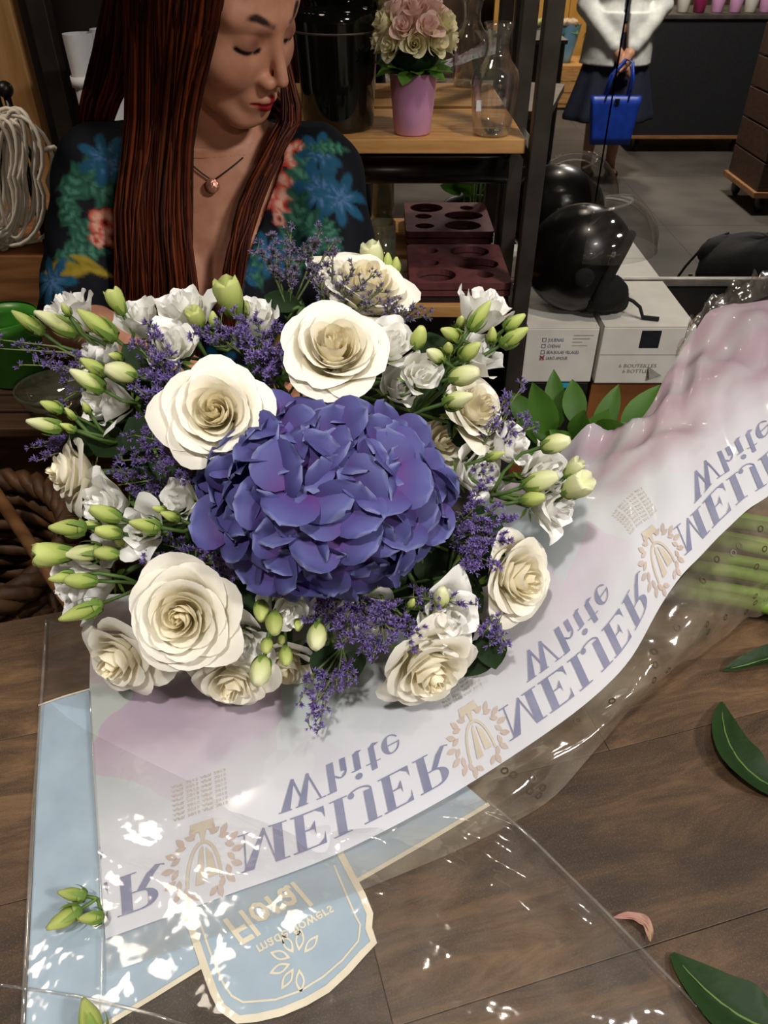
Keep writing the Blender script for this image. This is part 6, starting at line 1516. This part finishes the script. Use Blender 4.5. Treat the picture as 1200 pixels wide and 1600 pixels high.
# necklace
nk = []
pa, pb, pc_ = P(300, 258, Y=1.055), P(333, 283, Y=1.03), P(382, 248, Y=1.045)
def on_skin(px, py):
    """nearest body surface along the view through a pixel"""
    d = ray(px, py); t = np.linspace(.95, 1.25, 300); pts = np.array(CAM)+np.outer(t, np.array(d)); v_ = smin(smin(torso_sdf(pts), neck_sdf(pts), .03), head_sdf(pts), .018); k = int(np.argmax(v_ < .0045)); return Vector(pts[k])
npx = [(296, 254), (305, 262), (316, 271), (326, 278), (333, 282), (342, 276), (354, 267), (367, 257), (380, 246)]
chain = [on_skin(*q) for q in npx]
MB().tube(chain, .0011, 5).build('necklace', make('necklace_cord', '2a211c', '1d1713', 60, .5), woman, world=True)
pq = on_skin(333, 290); make('rose_gold', 'd99a86', 'c58573', 120, .25, metal=.7, bump=.3)
MB().lathe([(0, .002), (.008, .002), (.0092, .001), (.0092, -.001), (0, -.0015)], 18, frame(pq+Vector((0, -.004, .001)), (CAM-pq))).build('pendant', MATS['rose_gold'], woman, world=True)
# hair: cap over the skull and long straight locks
def hair_cap(p):
    q = hl(p); d = s_ell(q, (0, -.022, .044), (.087, .101, .096))
    face = np.maximum(np.maximum(-(q[..., 1]-.022), np.abs(q[..., 0])-.069), q[..., 2]-.098)       # open over the face
    d = np.maximum(d, -face*0.7)
    return np.maximum(d, -.11-q[..., 2])
hcap = surface(hair_cap, HC-np.array((.15, .15, .16)), HC+np.array((.15, .15, .18)), .004)
locks = MB(); rg = random.Random(17)
HCOL = [np.array(lin(c)) for c in ('3a180e', '52220f', '642b14', '45200f', '2c120a', '5a2812', '743518')]
def lock(pts, w, col=None, n=5):
    q = [Vector(p) for p in pts]; out = []
    m = len(q)
    for i in range(m-1):
        for k in range(3):
            t = k/3; a, b, c_, d = q[max(i-1, 0)], q[i], q[i+1], q[min(i+2, m-1)]; out.append(crom(a, b, c_, d, t))
    out.append(q[-1]); N = len(out); locks.cur = tuple(col if col is not None else HCOL[rg.randrange(len(HCOL))])
    rad = [w*(0.7+.3*math.sin(math.pi*min(1, i/N*1.3)))*(1 if i < N-5 else max(.12, (N-1-i)/5)) for i in range(N)]
    locks.tube(out, rad, n, cap=False, flat=.75)
J = lambda s=.004: Vector((rg.uniform(-s, s), rg.uniform(-s, s), rg.uniform(-s, s)))
def scalp(az, el, k=1.0):
    """place on the hair cap: az 0 = face side, 90 = the image-left side of the head"""
    a, e = math.radians(az), math.radians(el); return Vector(hw_((.087*k*math.sin(a)*math.cos(e), -.022+.101*k*math.cos(a)*math.cos(e), .044+.096*k*math.sin(e))))
# curtain on the image-left side, falling in front of the shoulder
for k in range(420):
    t = rg.random(); dpt = rg.random()
    e0 = rg.uniform(62, 84); a1 = 44+t_ if (t_ := (1-t)*66) else 44
    p0 = scalp(8+rg.uniform(-6, 10), 66+rg.uniform(-3, 16), 1.01); p1 = scalp(a1, 30+rg.uniform(-4, 8), 1.02+.03*dpt); p2 = scalp(a1, -12, 1.03+.04*dpt)
    x3 = 200+t*100; x4 = 182+t*112; x5 = 185+t*118; Yd = .985+.045*(1-t)+dpt*.030
    p3 = P(x3+rg.uniform(-4, 4), 185, Y=Yd+.015); p4 = P(x4+rg.uniform(-6, 6), 330, Y=Yd-.012+.02*abs(t-.5)); p5 = P(x5+rg.uniform(-8, 8), 470+rg.uniform(-10, 10), Y=Yd-.03); p6 = P(x5+rg.uniform(-10, 10)+4, 560+rg.uniform(-30, 30), Y=Yd-.02)
    lock([p0, p1+J(), p2+J(), p3+J(), p4+J(), p5+J(), p6+J()], rg.uniform(.0017, .0036))
# hair behind the image-left shoulder
for k in range(130):
    t = rg.random(); p0 = scalp(60+60*t, 70, 1.0); p1 = scalp(85+70*t, 25, 1.03); p2 = scalp(90+60*t, -20, 1.06)
    p3 = P(205-60*t+rg.uniform(-5, 5), 110, Y=1.11+.06*t); p4 = P(178-52*t, 185, Y=1.15+.04*t); p5 = P(170-20*t, 260, Y=1.20+.04*rg.random()); p6 = p5+Vector((0.01, .03, -.18))
    lock([p0, p1, p2+J(), p3+J(), p4+J(), p5+J(), p6], rg.uniform(.002, .0036))
# locks on the far side of the face, falling onto the chest
for k in range(120):
    t = rg.random(); dpt = rg.random()
    p0 = scalp(-6+rg.uniform(-6, 4), 70+rg.uniform(-3, 10), 1.01); p1 = scalp(-62-20*t, 30, 1.03); p2 = scalp(-70-22*t, -20, 1.05)
    p3 = P(446+t*20, 165, Y=1.085+.03*dpt); p4 = P(428+t*24-6*dpt, 220, Y=1.065+.02*dpt); p5 = P(378+t*26, 320, Y=1.035+.01*dpt); p6 = P(352+t*26, 430+rg.uniform(-15, 20), Y=1.00+.01*dpt); p7 = P(350+t*24, 520, Y=.99)
    lock([p0, p1+J(), p2+J(), p3+J(), p4+J(), p5+J(), p6+J(), p7], rg.uniform(.0016, .0030))
# hair down the back
for k in range(120):
    t = rg.random(); a = 95+170*t; p0 = scalp(a, 72, 1.0); p1 = scalp(a, 25, 1.03); p2 = scalp(a, -25, 1.06); x = -.33+.20*(1-t)+rg.uniform(-.015, .015)
    lock([p0, p1, p2+J(), Vector((x, 1.215+rg.uniform(0, .03), 1.27)), Vector((x, 1.262+rg.uniform(0, .02), 1.10)), Vector((x+rg.uniform(-.01, .01), 1.262+rg.uniform(0, .02), .96+rg.uniform(-.03, .05)))], rg.uniform(.0035, .006))
V, Fq = hcap; b = len(locks.v); locks.v += [tuple(v) for v in V.tolist()]; locks.f += [tuple(int(i)+b for i in f) for f in Fq]; locks.uv += [(0, 0)]*len(V)
q = hl(V); sn = .5+.5*np.sin(np.arctan2(q[:, 0], q[:, 2])*60+3*np.sin(q[:, 1]*40)); hc_ = (L3('40190e')[None]*(1-sn[:, None])+L3('642a15')[None]*sn[:, None]); locks.c += np.concatenate([hc_, np.ones((len(V), 1))], 1).tolist()
locks.build('hair', MATS['hair_red'], woman, world=True, kind='stuff')

# ---- the customer behind the camera, seen in the mirror
PX, PY = 1.545, -1.80
cust = thing('person', 'woman in white jacket and navy skirt standing with clasped hands, seen in the mirror', 'person', (PX, PY, 0))
O = np.array((PX, PY, 0.0))
def cp(p): return p-O
HB = np.array((0.0, .17, .80))
def c_arm(p, g=0.0, upto=1.0):
    d = None
    for s_ in (-1, 1):
        a = np.array((s_*.19, -.01, 1.34)); b_ = np.array((s_*.245, .02, 1.03)); c_ = np.array((s_*.035, .175, .78)); c2 = b_+(c_-b_)*upto
        e = smin(s_cap(p, a, b_, .052+g, .044+g), s_cap(p, b_, c2, .044+g, .034+g), .02); d = e if d is None else np.minimum(d, e)
    return d
def c_torso(p):
    d = s_ell(p, (0, 0, 1.20), (.17, .115, .24)); d = smin(d, s_cap(p, (-.16, -.01, 1.36), (.16, -.01, 1.36), .055), .05); d = smin(d, s_ell(p, (0, 0, .92), (.175, .125, .17)), .06)
    for s_ in (-1, 1): d = smin(d, s_ell(p, (s_*.075, .075, 1.21), (.075, .065, .075)), .03)
    return d
def c_head(p):
    d = s_ell(p, (0, 0, 1.585), (.074, .093, .10)); d = smin(d, s_ell(p, (0, .035, 1.54), (.06, .055, .085)), .03); d = smin(d, s_cap(p, (0, .088, 1.575), (0, .108, 1.545), .007, .010), .01); d = smin(d, s_ell(p, (0, .075, 1.475), (.02, .018, .016)), .02)
    return smin(d, s_cap(p, (0, -.01, 1.54), (0, -.01, 1.38), .052, .058), .03)
def c_hand(p):
    d = None
    for s_, off in ((-1, 0), (1, .022)):
        w_ = np.array((s_*.035, .175+off, .78)); pal = np.array((-s_*.002, .188+off, .72)); e = s_cap(p, w_, pal, .026, .034)
        for k in range(4): e = smin(e, smin(s_cap(p, pal+np.array((0, .012, -.01+.014*k-.02)), pal+np.array((-s_*.035, .022, -.035-.012*(k-1.5))), .011, .009), s_cap(p, pal+np.array((-s_*.035, .022, -.035-.012*(k-1.5))), pal+np.array((-s_*.055, .004, -.06-.010*(k-1.5))), .009, .007), .005), .006)
        e = smin(e, s_cap(p, pal+np.array((s_*.015, .012, .01)), pal+np.array((-s_*.02, .04, -.03)), .011, .008), .006); d = e if d is None else np.minimum(d, e)
    return d
def c_leg(p):
    d = None
    for s_ in (-1, 1):
        x = s_*.085; e = smin(s_cap(p, (x, 0, .85), (x, 0, .48), .085, .055), s_cap(p, (x, 0, .48), (x, -.02, .08), .054, .034), .03); e = smin(e, s_cap(p, (x, -.02, .045), (x, .12, .028), .034, .024), .03); d = e if d is None else np.minimum(d, e)
    return d
def c_body(p):
    q = cp(p); return smin(smin(smin(smin(c_torso(q), c_head(q), .03), c_arm(q), .03), c_hand(q), .015), c_leg(q), .03)
def cskin(V):
    c = np.tile(L3('c08d70'), (len(V), 1)); q = V-O
    m = (np.abs(np.abs(q[:, 0])-.032) < .014) & (np.abs(q[:, 2]-1.582) < .006) & (q[:, 1] > .05); c[m] = L3('2b1a14')
    m = (np.abs(q[:, 0]) < .024) & (np.abs(q[:, 2]-1.515) < .006) & (q[:, 1] > .06); c[m] = L3('9c3a3a')
    return c
c1_ = surface(c_body, O+np.array((-.33, -.2, -.005)), O+np.array((.33, .30, 1.72)), .0095)
sdf_build([c1_], 'body', MATS['skin'], cust, cskin)
def c_jacket(p):
    q = cp(p); z = q[..., 2]; fl_ = np.clip((1.05-z)/.3, 0, 1)
    d = smin(np.minimum(c_torso(q)-.020-.03*fl_, np.maximum(s_cap(q, (0, 0, .95), (0, 0, .66), .215, .245)*1.0+np.abs(q[..., 1])*.25, z-1.0)), c_arm(q, .016, .86), .03); d = d+.003*np.sin(q[..., 0]*30+z*22)*np.sin(z*25)
    op = np.maximum(np.abs(q[..., 0]+.01)-(.018+.10*np.clip(z-1.15, 0, .3)+.12*np.clip(.92-z, 0, 1)), -q[..., 1]); d = np.maximum(d, -op)
    d = np.maximum(d, .705-z); return np.maximum(d, z-1.43)
make('jacket_white', 'd9d8d0', 'c9c8c0', 30, .8, bump=.15)
make('navy_cloth', '161a30', '10132a', 30, .8, bump=.1)
sdf_build([surface(c_jacket, O+np.array((-.40, -.26, .63)), O+np.array((.40, .30, 1.45)), .0085)], 'jacket', MATS['jacket_white'], cust)
def c_dress(p):
    q = cp(p); z = q[..., 2]; k = np.clip((1.0-z)/.6, 0, 1); an = np.arctan2(q[..., 1], q[..., 0]); r = (.145+.135*k**1.3)*(1+.05*k*np.sin(11*an))
    e = np.sqrt((q[..., 0]/1.08)**2+(q[..., 1]/.78)**2)-r; e = np.maximum(np.maximum(e, z-1.0), .37-z)
    t_ = np.maximum(np.maximum(c_torso(q)-.007, z-1.40), .95-z); return smin(e, t_, .03)*.8
sdf_build([surface(c_dress, O+np.array((-.36, -.3, .35)), O+np.array((.36, .3, 1.42)), .010)], 'dress', MATS['navy_cloth'], cust)
make('hair_grey', '8a8078', '6f665f', 40, .6)
def c_hair(p):
    q = cp(p); d = s_ell(q, (0, -.015, 1.60), (.088, .105, .108)); return np.maximum(np.maximum(d, -np.maximum(np.maximum(.03-q[..., 1], q[..., 2]-1.635), np.abs(q[..., 0])-.066)), 1.50-q[..., 2])
sdf_build([surface(c_hair, O+np.array((-.12, -.14, 1.48)), O+np.array((.12, .12, 1.73)), .008)], 'hair', MATS['hair_grey'], cust)
for s_ in (-1, 1):
    MB().sphere((s_*.085, .06, .026), (.040, .105, .028), 14, 8).build('shoe', MATS['black_paint'], cust)
# blue tote bag hanging from her hands
make('blue_leather', '173fa8', '123490', 20, .4, spec=.4)
bgp = Vector((PX-.03, PY+.285, .27)); bag = thing('tote_bag', 'cobalt blue leather tote bag hanging from clasped hands, seen in the mirror', 'bag', tuple(bgp))
m = MB(); vs = []; fs = []; n = 24
for j in range(7):
    z = j/6*.285
    for k in range(n):
        a = 2*math.pi*k/n; ca, sa = math.cos(a), math.sin(a); ex_ = abs(ca)**.35*(1 if ca > 0 else -1); ey_ = abs(sa)**.35*(1 if sa > 0 else -1)
        vs.append((ex_*(.135+.030*j/6), ey_*(.052-.022*j/6+.004*math.sin(3*a)), z))
m.add(vs, [(j*n+k, j*n+(k+1) % n, (j+1)*n+(k+1) % n, (j+1)*n+k) for j in range(6) for k in range(n)]+[tuple(range(n-1, -1, -1)), tuple(6*n+k for k in range(n))]); m.build('body', MATS['blue_leather'], bag)
for y in (-.03, .03): MB().tube([(-.075, y, .27), (-.05, y, .40), (.03, y*.5-.02, .49), (.075, y*.5-.02, .475), (.085, y, .38), (.075, y, .27)], .007, 7).build('handle', MATS['blue_leather'], bag)
MB().box((-.012, .030, .24), (.018, .036, .275), bev=.002).build('clasp', MATS['black_metal'], bag)
# ------------------------------------------------------------------ the shop behind the camera, seen in the mirror
ct = thing('display_cart', 'black wheeled display cart with pots on top, seen in the mirror', 'cart', (2.37, -2.75, 0))
MB().box((1.93, -3.05, .13), (2.82, -2.42, .895), bev=.006).build('body', MATS['black_fabric'], ct, smooth=False, world=True)
MB().box((1.91, -3.07, .896), (2.84, -2.40, .925), bev=.004).build('top_board', MATS['steel_grey'], ct, smooth=False, world=True)
MB().box((1.92, -3.06, .105), (2.83, -2.41, .129), bev=.003).build('base_board', MATS['crate_wood'], ct, smooth=False, world=True)
for x in (1.99, 2.76):
    for y in (-2.98, -2.49): MB().lathe([(0, -.016), (.04, -.016), (.05, -.01), (.05, .01), (.04, .016), (0, .016)], 18, Matrix.Translation((x-2.37, y+2.75, .052)) @ Matrix.Rotation(math.pi/2, 4, 'Y')).build('wheel', MATS['black_metal'], ct)
make('magenta_glaze', '8a2350', '701a40', 12, .35); make('white_glaze', 'd6d0c4', 'c6c0b2', 12, .35)
for i, (x, m_, lb) in enumerate(((2.16, 'white_glaze', 'white pot at the cart end nearest the woman in white'), (2.28, 'magenta_glaze', 'magenta pot on the black display cart'), (2.41, 'pink_glaze', 'pink pot next to the magenta one on the cart'), (2.54, 'pink_glaze', 'second pink pot on the cart, before the white one'), (2.65, 'white_glaze', 'white pot between two pink pots on the cart'), (2.76, 'pink_glaze', 'pink pot at the far cart end'))):
    t = thing('display_pot', lb, 'pot', (x, -2.52, .926), 'pots on the display cart')
    MB().lathe([(0, .001), (.036, .001), (.04, .006), (.054, .16), (.052, .162), (.038, .01), (0, .01)], 24).build('body', MATS[m_], t)
    MB().lathe([(.053, .150), (.057, .152), (.057, .163), (.053, .165)], 24).build('rim', MATS[m_], t)
c2 = thing('wheeled_crate', 'brown wheeled wooden crate at the mirror edge', 'crate', (2.75, -1.0, 0))
for k in range(5): MB().box((2.30, -1.35+.0, .14+k*.17), (3.3, -.85, .30+k*.17), bev=.004).build('plank', MATS['dark_slat'], c2, smooth=False, world=True)
MB().box((2.28, -1.37, .105), (3.32, -.83, .138), bev=.003).build('base_board', MATS['crate_wood'], c2, smooth=False, world=True)
for x in (2.36, 3.2):
    for y in (-1.30, -.90): MB().lathe([(0, -.016), (.04, -.016), (.05, -.01), (.05, .01), (.04, .016), (0, .016)], 18, Matrix.Translation((x-2.75, y+1.0, .052)) @ Matrix.Rotation(math.pi/2, 4, 'Y')).build('wheel', MATS['black_metal'], c2)
dk = thing('dark_cabinet', 'black counter cabinet whose reflection stands beside the shelf upright', 'cabinet', (.74, -.75, 0))
MB().box((.52, -1.0, .04), (.955, -.60, .95), bev=.005).build('body', MATS['black_paint'], dk, smooth=False, world=True)
MB().box((.51, -1.01, .951), (.965, -.59, .972), bev=.003).build('top', MATS['steel_dark'], dk, smooth=False, world=True)
MB().box((.54, -.98, 0), (.935, -.62, .039)).build('plinth', MATS['black_metal'], dk, smooth=False, world=True)
wd = thing('wooden_display', 'pale wooden display stand holding wrapped bouquets, far back in the mirror', 'display stand', (1.85, -4.4, 0))
for z in (.02, .34): MB().box((1.25, -4.75, z), (2.35, -4.10, z+.03), bev=.003).build('shelf_board', MATS['pine'], wd, smooth=False, world=True)
for x in (1.25, 1.77, 2.31):
    for y in (-4.75, -4.14): MB().box((x, y, 0), (x+.04, y+.04, .339)).build('leg', MATS['pine'], wd, smooth=False, world=True)
for k in range(3): MB().box((1.295, -4.097, .06+k*.095), (2.305, -4.085, .145+k*.095)).build('slat', MATS['pine'], wd, smooth=False, world=True)
yb = thing('yellow_panel', 'yellow wooden panel behind the wrapped bouquets in the mirror', 'panel', (1.8, -5.0, 0))
make('yellow_paint', 'c99a4a', 'b98636', 6, .5)
for k in range(6): MB().box((1.1+k*.25, -5.05, 0), (1.345+k*.25, -5.01, 1.5), bev=.003).build('board', MATS['yellow_paint'], yb, smooth=False, world=True)
make('wrap_blue', '7fb0cf', '6fa0c2', 10, .3); make('wrap_grey', '8f989a', '7d8688', 10, .3)
rg = random.Random(77)
for i, (x, mt, pm, lb) in enumerate(((1.48, 'wrap_grey', 'cream_petal', 'grey-wrapped bouquet on the wooden display in the mirror'), (1.72, 'wrap_blue', 'pink_petal', 'light blue wrapped bouquet in the middle of the wooden display'), (1.98, 'wrap_blue', 'cream_petal', 'light blue wrapped bouquet at the display end with pale flowers'), (2.2, 'wrap_grey', 'pink_petal', 'grey-wrapped bouquet with pink flowers, at the display end'))):
    t = thing('wrapped_bouquet', lb, 'bouquet', (x, -4.3, .371), 'wrapped bouquets on the display')
    m = MB(); n = 28; vs = []
    for j in range(5):
        for k in range(n): a = 2*math.pi*k/n; r = (.05+.055*j/4)*(1+.08*math.sin(7*a)*j/4); vs.append((r*math.cos(a), r*math.sin(a), .001+.30*j/4+.015*math.sin(5*a)*(j == 4)))
    m.add(vs, [(j*n+k, j*n+(k+1) % n, (j+1)*n+(k+1) % n, (j+1)*n+k) for j in range(4) for k in range(n)]+[tuple(range(n-1, -1, -1))]); m.build('paper_wrap', MATS[mt], t)
    for q in range(7):
        a = q*.9; r = .0 if q == 0 else .062
        petal_grid(rose_petal_fn(.8, a, .045, random.Random(q), 1.0), 6, 5).build('petal', MATS[pm], t).location = (r*math.cos(a), r*math.sin(a), .33)
        MB().sphere((r*math.cos(a), r*math.sin(a), .325), (.034, .034, .028), 10, 7).build('bloom', MATS[pm], t)
    for q in range(8):
        a = q*.785+.3; o = place('leaf', LEAFF[q % 2], t, frame((.06*math.cos(a), .06*math.sin(a), .28), (math.cos(a), math.sin(a), .8), a) @ Matrix.Scale(.11, 4))
